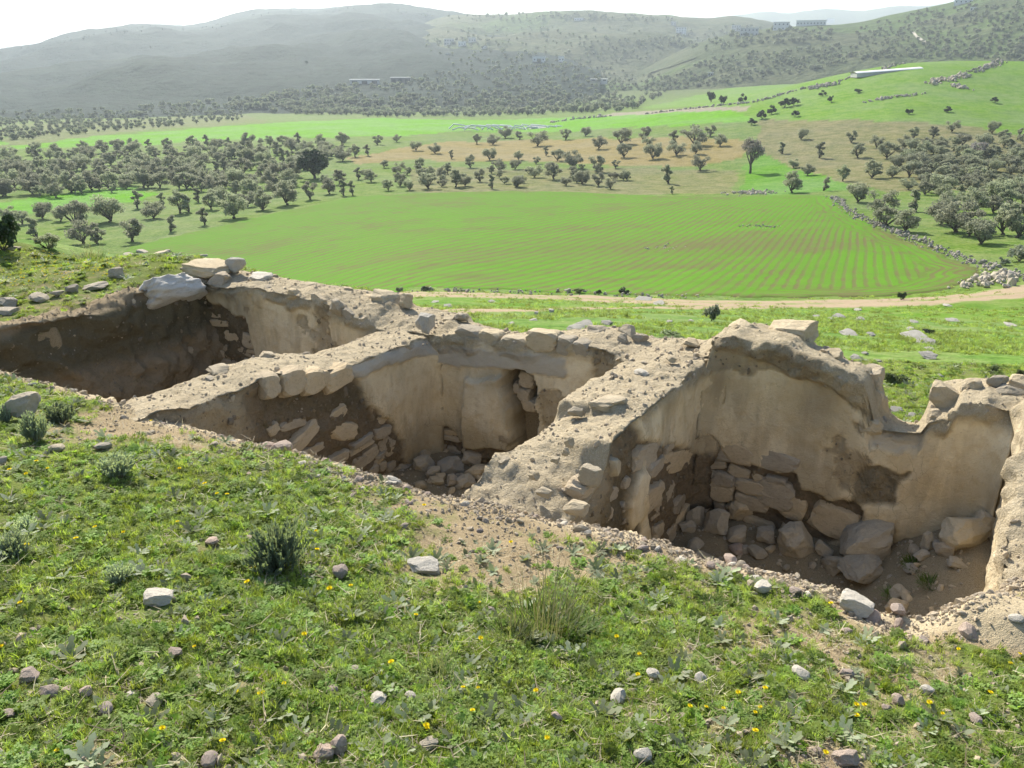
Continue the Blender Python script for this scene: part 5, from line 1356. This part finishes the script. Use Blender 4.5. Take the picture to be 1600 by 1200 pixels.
for u, v, w, h, lb in ((14, 470, 40, 16, 'long pale ledge stone at the left edge above the bank'), (112, 449, 22, 14, 'small pale stone on the grassy ledge above the dark bank'), (152, 446, 40, 11, 'long flat stone on the grassy ledge above the dark bank'), (62, 464, 34, 12, 'flat brown stone on the ledge left of the small pale one'), (182, 424, 30, 20, 'grey stone beside the dark hollow left of the white slab'), (90, 457, 20, 8, 'low stone between the ledge stones above the bank'), (10, 486, 36, 10, 'second ledge stone lower at the left edge of the photo'),
                       (250, 396, 24, 7, 'small white stone on the grass rim behind the white slab'), (222, 393, 20, 6, 'white stone at the left of the grass rim'), (262, 392, 16, 7, 'grey pebbly stone on the grass rim'), (205, 400, 26, 6, 'flat white stone near the dry shrub on the rim'), (318, 399, 14, 7, 'small dark stone behind the flat topped block'), (20, 387, 26, 10, 'white rock beside the dark bush at the far left')):
    boulder('ledge_stone', u, v, w, h, lb, 'stone', 'stones on the left rim', M_GREY, hit, None, .8, .3)

# ------------------------------------------------------------------ stones lying in the foreground grass
for u, v, w, h, lb, m in FS: boulder('stone', u, v, w * 1.15, h * 1.15, lb, 'stone', None, m, None, PEB if w < 30 else BOULD, .85, .10, .3, RG.uniform(0, 6.28) if w < 30 else None)
_r = np.random.default_rng(66)
for k in range(120):                                   # fist-sized rubble along the broken edge
    p = _r.uniform(.9, 5.0) if k < 90 else _r.uniform(-2.6, 1); ld = abs(_r.normal()) * .26 + .05
    q = lip_q(p) - ld; x, y = xy_of(p, q); z = float(near_z(np.array([x]), np.array([y]))[0][0]); s = math.exp(_r.normal(-3.75, .35))
    o = stone_obj('rubble_stone', PEB, [M_STONE, M_PALE, M_PINK][int(_r.integers(3))], (x, y, z + s * .22), (s, s * _r.uniform(.6, .9), s * _r.uniform(.45, .75)), (_r.uniform(-.3, .3), _r.uniform(-.3, .3), _r.uniform(0, 6.28)))
    tag(o, 'fist sized rubble stone on the bare earth along the broken edge', 'stone', 'rubble stones along the broken edge')
# ------------------------------------------------------------------ outcrops and shrubs on the slope beyond the ruin
M_OUT = mat_stone('grey weathered outcrop', (.26, .245, .21), (.44, .42, .37), (.16, .15, .12), .6, 3.0)
OUT = [(1450, 555, 40, 11), (1337, 557, 26, 10), (1371, 563, 17, 13), (1352, 551, 15, 6), (1326, 520, 42, 8), (1360, 523, 26, 7), (1431, 527, 70, 8), (1446, 535, 48, 7), (1311, 494, 32, 9), (1277, 495, 24, 6), (1345, 499, 24, 6), (1427, 503, 22, 5), (1424, 514, 24, 5), (1487, 501, 30, 4), (1577, 508, 30, 5), (1470, 587, 16, 8), (1340, 484, 18, 3), (1480, 477, 20, 3), (1300, 499, 20, 6), (1452, 545, 22, 6),
       (861, 484, 15, 11), (838, 488, 12, 8), (915, 508, 54, 14), (898, 513, 40, 9), (948, 504, 28, 10), (834, 500, 20, 4), (825, 521, 16, 6), (1046, 502, 16, 6), (1080, 501, 16, 7), (1005, 469, 40, 4), (1031, 474, 32, 5), (769, 471, 20, 3), (885, 453, 11, 5), (700, 478, 22, 4), (680, 472, 18, 3), (800, 505, 18, 5), (1400, 640, 30, 14), (1425, 650, 26, 12)]
OUT.sort()
for i, k in enumerate(OUT):
    left_ = k[0] < 1100; no_ = i if left_ else i - sum(q[0] < 1100 for q in OUT)
    near_ = k[1] > 515
    big = k[2] >= 40
    lb = 'grey limestone outcrop in grass %s, %s from left' % ('left of the tall wall piece' if left_ else 'behind the right room', ORDL[no_])
    k = (k[0], k[1], k[2] * .7, k[3] * .8)
    boulder('rock_outcrop', *k, lb, 'rock', 'limestone outcrops on the slope', M_OUT, hit if np.hypot(*hit(k[0], k[1])[:2]) > 12 else None, SLAB, 1.2, .50, .05)
def shrub_px(u, v, w, h, label, meshes=None, mat=None, hitf=hit, name='shrub', group=None):
    g = hitf(u, v); zc = g[1] * cp - g[2] * sp; k = zc / F
    o = empty(name, (g[0], g[1], g[2] - .02), label, 'shrub', group)
    s = h * k; o.scale = (w * k / 1.5, w * k / 1.5, s); o.rotation_euler = (0, 0, TR.uniform(0, 6.28))
    m = meshes or BUSH[int(TR.integers(4))]
    for nm, q in zip(('stem', 'foliage'), m): obj(nm, q, None, o)
    return o
M_GREYSHRUB = mat_leaf('grey green shrub leaves', (.20, .23, .15), (.30, .33, .23), .4)
GBUSH = [tuple(m.copy() for m in b) for b in BUSH]
for a, b in GBUSH: b.materials.clear(); b.materials.append(M_GREYSHRUB)
DBUSH = [tuple(m.copy() for m in b) for b in BUSH]
for a, b in DBUSH: b.materials.clear(); b.materials.append(M_DARKLEAF)
shrub_px(1112, 503, 28, 28, 'upright grey thistle shrub on the slope behind the cross wall', GBUSH[0])
shrub_px(1398, 602, 40, 24, 'leafy green shrub in the grass behind the broken wall', BUSH[1])
shrub_px(1551, 585, 26, 16, 'small dark shrub behind the right end of the rear wall', BUSH[2]); shrub_px(1592, 588, 26, 14, 'dark shrub behind the wall at the right edge', BUSH[3])
shrub_px(1450, 522, 22, 9, 'low dark shrub beside the flat outcrop on the slope', DBUSH[0]); shrub_px(1408, 468, 15, 13, 'round dark bush beside the dirt track at right', DBUSH[1])
shrub_px(975, 459, 22, 10, 'dark bush between track and field right of centre', DBUSH[2]); shrub_px(935, 460, 12, 8, 'small dark bush left of another beside the track', DBUSH[3]); shrub_px(905, 458, 20, 8, 'low green bush on the field margin near the centre', BUSH[0])
shrub_px(624, 456, 14, 9, 'small grey bush on the field margin behind the wall', GBUSH[1]); shrub_px(665, 455, 18, 8, 'dark low bush on the field margin left of centre', DBUSH[0]); shrub_px(720, 456, 14, 6, 'low bush among stones on the field margin', GBUSH[2])
shrub_px(1565, 415, 24, 14, 'grey shrub behind the rubble wall at right', GBUSH[3]); shrub_px(1590, 408, 40, 24, 'large grey shrub at the right edge behind the rubble wall', GBUSH[0])
shrub_px(6, 392, 60, 60, 'dark evergreen bush cut by the left edge above the ruin', DBUSH[1]); shrub_px(1045, 528, 60, 8, 'low grassy hummock behind the second cross wall', BUSH[1])
for i, (u, v, w, h) in enumerate(sorted(((1190, 186, 20, 14), (1205, 178, 18, 12), (1225, 168, 24, 14), (1240, 165, 18, 12), (1242, 182, 16, 10), (1298, 160, 12, 10), (1175, 195, 18, 10), (1285, 150, 12, 8), (1160, 160, 14, 12), (1110, 160, 16, 16), (1130, 163, 14, 14), (1180, 125, 10, 8), (1480, 175, 16, 8), (1420, 178, 14, 8), (1555, 160, 16, 8), (1340, 145, 14, 6)))):
    shrub_px(u, v, w, h, 'dark shrub on the grassy knoll beyond the right hand grove, %s from the left' % ORDL[i], DBUSH[i % 4], None, hit, 'shrub', 'shrubs on the right hand knoll')

# ------------------------------------------------------------------ foreground shrubs, dry clumps, flowers
def lavender(seed, R=.16, H=.20, stems=150):
    r = np.random.default_rng(seed); P = []; C = []; A = []; B = []
    for _ in range(stems):
        az = r.uniform(0, 6.28); q = R * .35 * math.sqrt(r.random()); L = H * r.uniform(.7, 1.15)
        pts = arc(r, (q * math.cos(az), q * math.sin(az), 0), L, r.uniform(.05, .75) * (.4 + q / (R * .35)), az, r.uniform(-.3, .25), 5)
        P.append(strip(pts, np.array([1.2, 1, .9, .7, .4]) * .0016))
        for k in range(16):
            f = r.uniform(.3, 1.0) * 4; i = min(int(f), 3); c = np.array(pts[i]) * (1 - (f - i)) + np.array(pts[i + 1]) * (f - i)
            a = rand_unit(r, 1)[0] * .4 + [math.cos(az) * .3, math.sin(az) * .3, .8]; a = a / np.linalg.norm(a) * r.uniform(.008, .016)
            b = np.cross(a, rand_unit(r, 1)[0]); b = b / (np.linalg.norm(b) + 1e-9) * .0042
            C.append(c + a * .8); A.append(a); B.append(b)
    return mesh_from('stems', *joinm(P)), mesh_from('leaves', *quads(np.array(C), np.array(A), np.array(B)), False)
M_LAV = mat_blade('grey green needle leaves', (.27, .33, .28), (.38, .44, .38), .4)
M_STEM = mat_blade('woody stems', (.12, .10, .06), (.20, .17, .10), .1)
LAV = [lavender(1), lavender(2, .13, .16, 140), lavender(3, .18, .15, 170)]
for a, b in LAV: a.materials.append(M_STEM); b.materials.append(M_LAV)
def lav_px(u, v, w, h, label, k=0):
    g = near_hit(u, v); zc = g[1] * cp - g[2] * sp; q = zc / F
    o = empty('grey_shrub', (g[0], g[1], g[2] - .01), label, 'shrub', 'grey shrubs in the foreground grass')
    o.scale = (w * q / .40, w * q / .40, h * q / .235); o.rotation_euler = (0, 0, TR.uniform(0, 6.28))
    obj('stems', LAV[k][0], None, o); obj('leaves', LAV[k][1], None, o)
lav_px(437, 888, 112, 84, 'round grey green shrub, the largest in the foreground grass', 0); lav_px(186, 908, 66, 38, 'small grey shrub above the flat white stone', 1); lav_px(182, 742, 84, 46, 'low greyish shrub at upper left below the stones', 2)
lav_px(22, 868, 70, 46, 'grey shrub at the left edge', 0); lav_px(40, 828, 50, 30, 'small grey shrub just above the one at the left edge', 1); lav_px(56, 690, 60, 62, 'weedy shrub growing before the upright boulder', 1); lav_px(96, 660, 60, 44, 'weedy shrub right of the upright boulder', 2); lav_px(10, 660, 40, 40, 'weedy shrub left of the upright boulder at the photo edge', 1)
def dry_clump(seed, n=150, L=(.12, .32), R=.13):
    r = np.random.default_rng(seed); P = []
    for _ in range(n):
        az = r.uniform(0, 6.28); q = R * math.sqrt(r.random())
        P.append(strip(arc(r, (q * math.cos(az), q * math.sin(az), 0), r.uniform(*L), r.uniform(.0, .55), az + r.normal() * .6, r.uniform(-.1, .5), 4), np.array([1, .9, .7, .3]) * .0014))
    return mesh_from('stalks', *joinm(P))
def green_clump(seed, n=260, R=.15):
    r = np.random.default_rng(seed); P = []
    for _ in range(n):
        az = r.uniform(0, 6.28); q = R * math.sqrt(r.random())
        P.append(strip(arc(r, (q * math.cos(az), q * math.sin(az), 0), r.uniform(.04, .11), r.uniform(.2, 1.0), az + r.normal() * .5, r.uniform(.2, 1.1), 4), np.array([1, 1, .7, .1]) * .0034))
    return mesh_from('blades', *joinm(P))
DC = [dry_clump(1), dry_clump(2, 80, (.08, .2), .10)]; GC = [green_clump(1), green_clump(2, 150, .10)]
M_WISP = mat_blade('wispy grey stalks', (.22, .215, .14), (.33, .31, .21), .3)
for m in DC: m.materials.append(M_WISP)
M_DKHERB = mat_blade('dark green blades', (.075, .13, .022), (.13, .20, .04), .4)
for m in GC: m.materials.append(M_DKHERB)
def clump_px(u, v, w, label, k=0, dry=1.0):
    g = near_hit(u, v); zc = g[1] * cp - g[2] * sp; s = w * zc / F / .42
    o = empty('grass_clump', tuple(g), label, 'grass clump', 'tall grass clumps in the foreground'); o.scale = (s, s, s); o.rotation_euler = (0, 0, TR.uniform(0, 6.28))
    c = obj('dry_stalks', DC[k], None, o); c.scale = (1, 1, dry); obj('green_blades', GC[k], None, o)
clump_px(850, 985, 165, 'large clump of tall dry stalks over green blades at centre', 0, 1.0); clump_px(685, 1065, 110, 'smaller dry stalk clump left of the large one', 1, 1.1); clump_px(800, 1000, 120, 'green and dry clump touching the left of the large one', 1, .8); clump_px(905, 990, 120, 'low green clump at the right of the large dry one', 1, .7)
clump_px(138, 408, 66, 'dry brown shrubby clump on the left rim above the ruin', 0, .6); clump_px(1575, 1185, 90, 'dark green leafy clump in the bottom right corner', 1, .2); clump_px(1110, 945, 70, 'green clump at the foot of the rubble strip', 1, .25)
for u, v, w, lb in ((1430, 885, 60, 'green weeds on the floor among the boulders'), (1400, 935, 60, 'green weeds at the near edge of the right room'), (1455, 915, 60, 'dark green weeds on the bare floor of the right room')):
    g = R3(u, v); zc = g[1] * cp - g[2] * sp; s = w * zc / F / .34
    o = empty('weed_clump', tuple(g), lb, 'weeds', 'weeds in the right room'); o.scale = (s, s, s * .8); obj('green_blades', GC[1], None, o)
def dandelion():
    r = np.random.default_rng(5); P = [strip(arc(r, (0, 0, 0), .055, .1, 1.0, .2, 4), [.0011] * 4)]; top = np.array(arc(r, (0, 0, 0), .055, .1, 1.0, .2, 4)[-1])
    Q_ = []
    for ring, (n, L, up) in enumerate(((16, .0165, .25), (14, .012, .7), (9, .007, 1.2))):
        for k in range(n):
            a = 6.28 * k / n + ring * .2; d = np.array([math.cos(a) * math.cos(up), math.sin(a) * math.cos(up), math.sin(up)])
            pts = np.array([top, top + d * L * .5, top + d * L]); s = np.array([-math.sin(a), math.cos(a), 0]); w = np.array([.0012, .0024, .0018])[:, None]
            V = np.concatenate([np.stack([pts[i] - s * w[i], pts[i] + s * w[i]]) for i in range(3)]); Q_.append((V, np.array([(0, 1, 3, 2), (2, 3, 5, 4)])))
    return mesh_from('flower stem', *joinm(P)), mesh_from('flower head', *joinm(Q_), False)
FS_, FH_ = dandelion(); FS_.materials.append(M_HERB)
_t = NT('yellow petals'); _t.color((.82, .66, .02)); _t.leafy(.35); FH_.materials.append(_t.m)
FL = [(225, 1063), (373, 1086), (405, 1094), (419, 1090), (444, 1074), (250, 1147), (352, 1170), (100, 1178), (10, 1017), (305, 1016), (476, 997), (397, 895), (390, 917), (495, 833), (495, 867), (277, 820), (325, 761), (660, 795), (650, 967), (615, 1043), (663, 1141), (47, 860), (152, 829), (997, 1060), (1000, 1027), (1133, 1031), (1153, 1088), (1194, 1082), (1187, 1108), (1174, 1116), (1129, 1112), (1102, 1112), (1075, 1112), (1178, 1154), (1283, 1184), (1340, 1127), (1330, 1105), (1351, 1110), (1451, 1106), (1469, 1119), (1544, 1089), (1496, 1016), (1587, 1025), (1579, 1042), (1298, 951), (722, 1082), (747, 1078), (842, 1086), (850, 1159), (739, 1121), (666, 1142), (752, 1002), (748, 948), (962, 997), (282, 736), (60, 727), (75, 735), (45, 742), (20, 740), (340, 775), (355, 780), (236, 660), (800, 850), (120, 850), (195, 835), (35, 948), (5, 967), (548, 920), (520, 925)]
for u, v in FL:
    g = near_hit(u, v + 4); o = empty('dandelion_flower', tuple(g), 'small yellow dandelion flower standing in the foreground grass', 'flower', 'yellow dandelion flowers'); s = TR.uniform(.45, .72) * (1 if v > 940 else 1.15)
    o.scale = (s, s, s); o.rotation_euler = (TR.uniform(-.25, .25), TR.uniform(-.25, .25), TR.uniform(0, 6.28))
    obj('stem', FS_, None, o); obj('flower_head', FH_, None, o)
def yellow_specks():                                    # the meadow of tiny flowers on the left rim
    r = np.random.default_rng(8); P = []
    while len(P) < 200:
        u, v = r.uniform(-20, 190), r.uniform(396, 458)
        if v > 456 - u * .12: continue
        g = hit(u, v)
        if g[1] < 25: P.append(g + [0, 0, .01])
    P = np.array(P); n = len(P); s = r.uniform(.45, .8, n)
    fo = source('flower_form', FH_, None)
    return scatter('meadow_flowers', P, np.stack([r.normal(size=n) * .2, r.normal(size=n) * .2, r.uniform(0, 6.28, n)], -1), np.stack([s, s, s], -1), np.zeros(n, int), [fo], 'stuff', 'tiny yellow flowers on the left rim meadow')
yellow_specks()

# ------------------------------------------------------------------ rubble walls between the fields
def rubble(name, pxs, n, size, spread, label, seed, cat='wall', hf=hit, mat=None, group=None):
    r = np.random.default_rng(seed); pts = np.array([hf(*k) for k in pxs]); seg = np.linalg.norm(np.diff(pts, axis=0), axis=1); cum = np.concatenate([[0], np.cumsum(seg)])
    forms = []
    for k in range(5):
        m = chip(800 + k); V = np.array([v.co[:] for v in m.vertices]); Fc = np.array([list(p.vertices) for p in m.polygons]); forms.append((V, Fc))
    parts = []
    c0 = pts.mean(0)
    for _ in range(n):
        d = r.uniform(0, cum[-1]); i = min(np.searchsorted(cum, d) - 1, len(seg) - 1); i = max(i, 0); f = (d - cum[i]) / seg[i]
        p = pts[i] * (1 - f) + pts[i + 1] * f; off = r.normal(size=2) * spread; x, y = p[0] + off[0], p[1] + off[1]
        s = size * math.exp(r.normal() * .35); hz = max(0, 1 - np.hypot(*off) / spread) * size * r.uniform(0, 1.2)
        V, Fc = forms[int(r.integers(5))]; M = np.array(Euler(tuple(r.uniform(0, 6.28, 3))).to_matrix())
        parts.append(((V * [1, .8, .6]) @ M.T * s + [x, y, float(terrain(np.array([x]), np.array([y]))[0]) + s * .3 + hz] - c0, Fc))
    V, Fc = joinm(parts); me = mesh_from(name, V, Fc, False)
    o = empty(name, tuple(c0), label, cat, group); c = obj('piled_stones', me, mat or M_CHIP2, o); tag(c, kind='stuff'); return o
M_CHIP2 = mat_stone('field wall stones', (.30, .26, .20), (.50, .45, .37), (.22, .20, .15), .4)
rubble('rubble_wall', ((1302, 308), (1320, 326), (1345, 340), (1375, 352), (1410, 366), (1450, 382), (1480, 395), (1510, 406), (1545, 420), (1600, 432), (1660, 445)), 640, .14, .55, 'long rubble wall dividing the green field from the right hand grove', 81)
rubble('rubble_heap', ((1520, 448), (1545, 438), (1570, 428)), 90, .2, .8, 'spur of loose stones at the right corner of the field', 82, 'stones')
rubble('stone_heap', ((1150, 303), (1175, 300), (1195, 303)), 120, .22, 1.6, 'heap of pale stones on the far field edge under the leafless tree', 83, 'stones')
rubble('stone_heap', ((1025, 388), (1050, 389)), 30, .10, .9, 'small bare stone patch in the middle of the green field', 84, 'stones'); rubble('stone_heap', ((1180, 353), (1212, 356)), 36, .12, .9, 'small stony clump in the right part of the green field', 85, 'stones')
rubble('terrace_wall', ((1010, 178), (1060, 172), (1180, 160), (1240, 142), (1300, 130), (1370, 112), (1410, 100)), 300, .4, 1.0, 'long stone terrace wall climbing the right hand knoll', 86)
rubble('terrace_wall', ((1350, 160), (1400, 152), (1440, 147)), 80, .35, .9, 'short stone terrace on the lower knoll', 87); rubble('terrace_wall', ((1455, 130), (1485, 124), (1510, 118)), 90, .55, 1.4, 'grey stone outcrop terrace left of the knoll top', 88); rubble('terrace_wall', ((1515, 115), (1545, 104), (1565, 98)), 90, .55, 1.4, 'grey stone outcrop terrace at the knoll top', 89); rubble('terrace_wall', ((1490, 135), (1510, 138)), 30, .5, 1.2, 'small outcrop below the knoll terraces', 90)
rubble('terrace_wall', ((1270, 138), (1300, 134)), 40, .6, 1.4, 'grey outcrop at the bend of the long terrace wall', 91); rubble('field_wall', ((860, 192), (900, 186), (950, 182)), 60, .55, 1.0, 'row of pale stones bordering the far green field', 92)
rubble('field_margin_stones', ((650, 456), (720, 455), (800, 457), (880, 456), (960, 460), (1050, 464), (1100, 464)), 110, .10, .9, 'line of stones along the near margin of the green field', 93, 'stones')

# ------------------------------------------------------------------ far buildings
def mat_flat(name, c, rough=.8):
    t = NT(name); n = t.noise(t.objc(), .6, 4, .6); t.color(t.mix(n, tuple(k * .85 for k in c), c)); t.b.inputs['Roughness'].default_value = rough; return t.m
M_HW, M_HG, M_ROOF, M_PANE, M_RUST = mat_flat('white render', (.70, .69, .66)), mat_flat('grey block', (.55, .54, .51)), mat_flat('pale roof', (.78, .78, .76)), mat_flat('dark opening', (.05, .05, .055)), mat_flat('dark cladding', (.16, .15, .14))
def box(name, x0, x1, y0, y1, z0, z1, mat, parent):
    V = np.array([(x, y, z) for x in (x0, x1) for y in (y0, y1) for z in (z0, z1)], float)
    Fc = np.array([(0, 1, 3, 2), (4, 6, 7, 5), (0, 4, 5, 1), (2, 3, 7, 6), (0, 2, 6, 4), (1, 5, 7, 3)])
    return obj(name, mesh_from(name, V, Fc, False), mat, parent)
def house(u, v, w, h, label, wall=None, floors=1, shed=False, yaw=0.0, name='house'):
    g = hill_hit(u, v)
    if g is None: return
    k = (g[1] * cp - g[2] * sp) / F; W, H = w * k, h * k; dp = min(max(W * .6, 5), 12)
    o = empty(name, tuple(g - [0, 0, .5]), label, 'building'); o.rotation_euler = (0, 0, -math.atan2(g[0], g[1]) + yaw)
    box('wall', -W / 2, W / 2, 0, dp, -2.5, H, wall or M_HW, o)
    r_ = box('roof', -W / 2 - .4, W / 2 + .4, -.4, dp + .4, H, H + (.35 if not shed else .25), M_ROOF, o)
    if not shed:
        n = max(2, int(W / 3.2)); f = max(1, int(H / 3.0))
        for j in range(f):
            for i in range(n):
                x = -W / 2 + W * (i + .5) / n; z = H * (j + .5) / f
                box('window', x - .55, x + .55, -.06, .1, z - .6, z + .6, M_PANE, o)
    else:
        for i in range(3): box('opening', -W / 2 + W * (i + .2) / 3, -W / 2 + W * (i + .75) / 3, -.05, .1, .2, H * .75, M_PANE, o)
house(570, 131, 46, 7, 'long low shed with a bright white roof below the hazy hillside', M_HG, shed=True, name='shed'); house(626, 131, 30, 10, 'dark low shed right of the white roofed one', M_RUST, shed=True, name='shed'); house(936, 126, 26, 3, 'narrow white roofed shed at the foot of the middle hill', M_HG, shed=True, name='shed')
house(842, 97, 20, 9, 'pale grey house on the middle hillside'); house(877, 97, 9, 9, 'small white house right of the pale grey one'); house(702, 70, 16, 9, 'hazy house at the left of the upper hillside cluster', M_HG); house(722, 72, 12, 7, 'white house in the upper hillside cluster'); house(738, 66, 12, 7, 'house at the right of the upper hillside cluster', M_HG); house(756, 76, 8, 4, 'tiny white house below the upper cluster'); house(700, 86, 6, 3, 'tiny white hut on the terraced slope')
house(1064, 53, 16, 10, 'white house standing alone under the far skyline'); house(1052, 40, 8, 6, 'small house left of the lone white one', M_HG); house(1170, 56, 28, 12, 'grey house left of the white houses on the right skyline', M_HG); house(1220, 47, 24, 12, 'two storey white house on the right skyline'); house(1267, 40, 44, 8, 'long white building on the right skyline'); house(1150, 48, 14, 8, 'small grey house at the left of the skyline row', M_HG); house(1297, 36, 12, 7, 'small house at the right of the long white building', M_HG)
house(1505, 6, 26, 8, 'pale house at the top of the right hand hill'); house(1520, 16, 8, 5, 'small white hut below the house on the right hand hill'); house(905, 32, 16, 4, 'distant flat house on the middle ridge'); house(1110, 118, 8, 5, 'small ruined hut beside the hillside road', M_HG)
def canopy():
    g = hit(1390, 113); k = g[1] / F; W = 94 * k
    o = empty('greenhouse', (g[0], g[1], g[2]), 'long low white plastic greenhouse on top of the right hand knoll', 'greenhouse'); o.rotation_euler = (0, -.07, .0)
    box('wall', -W / 2, W / 2, 0, 6, -1.0, .4, M_HG, o); n = 9; a = np.linspace(0, math.pi, n)
    V = np.array([(x, 3 - 3.3 * math.cos(t), 0.4 + .6 * math.sin(t)) for x in (-W / 2 - .3, W / 2 + .3) for t in a]); obj('plastic_roof', mesh_from('roof', V, grid_faces(2, n)), M_ROOF, o)
canopy()
def pipes():
    c = hit(795, 203); k = c[1] / F; o = empty('pipe_frames', tuple(c), 'white bent pipe frames of a collapsed greenhouse in the far field', 'frame'); r = np.random.default_rng(4); W = 150 * k
    for i in range(16):
        x = -W / 2 + W * i / 15; y = r.uniform(-5, 5); L = r.uniform(5, 12); h = r.uniform(.8, 2.0)
        obj('pipe', mesh_from('pipe', *tube([(x - L / 2, y, .1), (x - L / 4, y + .5, h), (x + L / 4, y + r.uniform(-2, 2), h * .8), (x + L / 2, y + r.uniform(-3, 3), .1)], [.3] * 4, 5)), M_ROOF, o)
    obj('torn_sheet', mesh_from('sheet', np.array([(W * .2, -2, .2), (W * .38, -2, .3), (W * .36, 2, 1.8), (W * .22, 2, 2.2)]), np.array([(0, 1, 2, 3)])), M_HG, o)
pipes()
def hill_path(pxs, w, name='hill_path'):
    P = [hill_hit(*k) for k in pxs]; V = []
    Q_ = []
    for i in range(len(P) - 1):
        for f in np.linspace(0, 1, 10, endpoint=False):
            u = pxs[i][0] * (1 - f) + pxs[i + 1][0] * f; v = pxs[i][1] * (1 - f) + pxs[i + 1][1] * f; Q_.append(hill_hit(u, v))
    Q_ = [q for q in Q_ if q is not None]
    for q in Q_: V += [q + [-w * .5, -w * .6, .9], q + [w * .5, w * .6, .9 + w * .25]]
    me = mesh_from(name, np.array(V), grid_faces(len(Q_), 2)); tag(obj(name, me, M_PATH), kind='structure')
M_PATH = mat_flat('pale earth road', (.46, .42, .34))
hill_path(((1012, 116), (1050, 104), (1090, 90)), 5); hill_path(((1150, 72), (1190, 58)), 5); hill_path(((1426, 52), (1432, 60), (1448, 70)), 4)
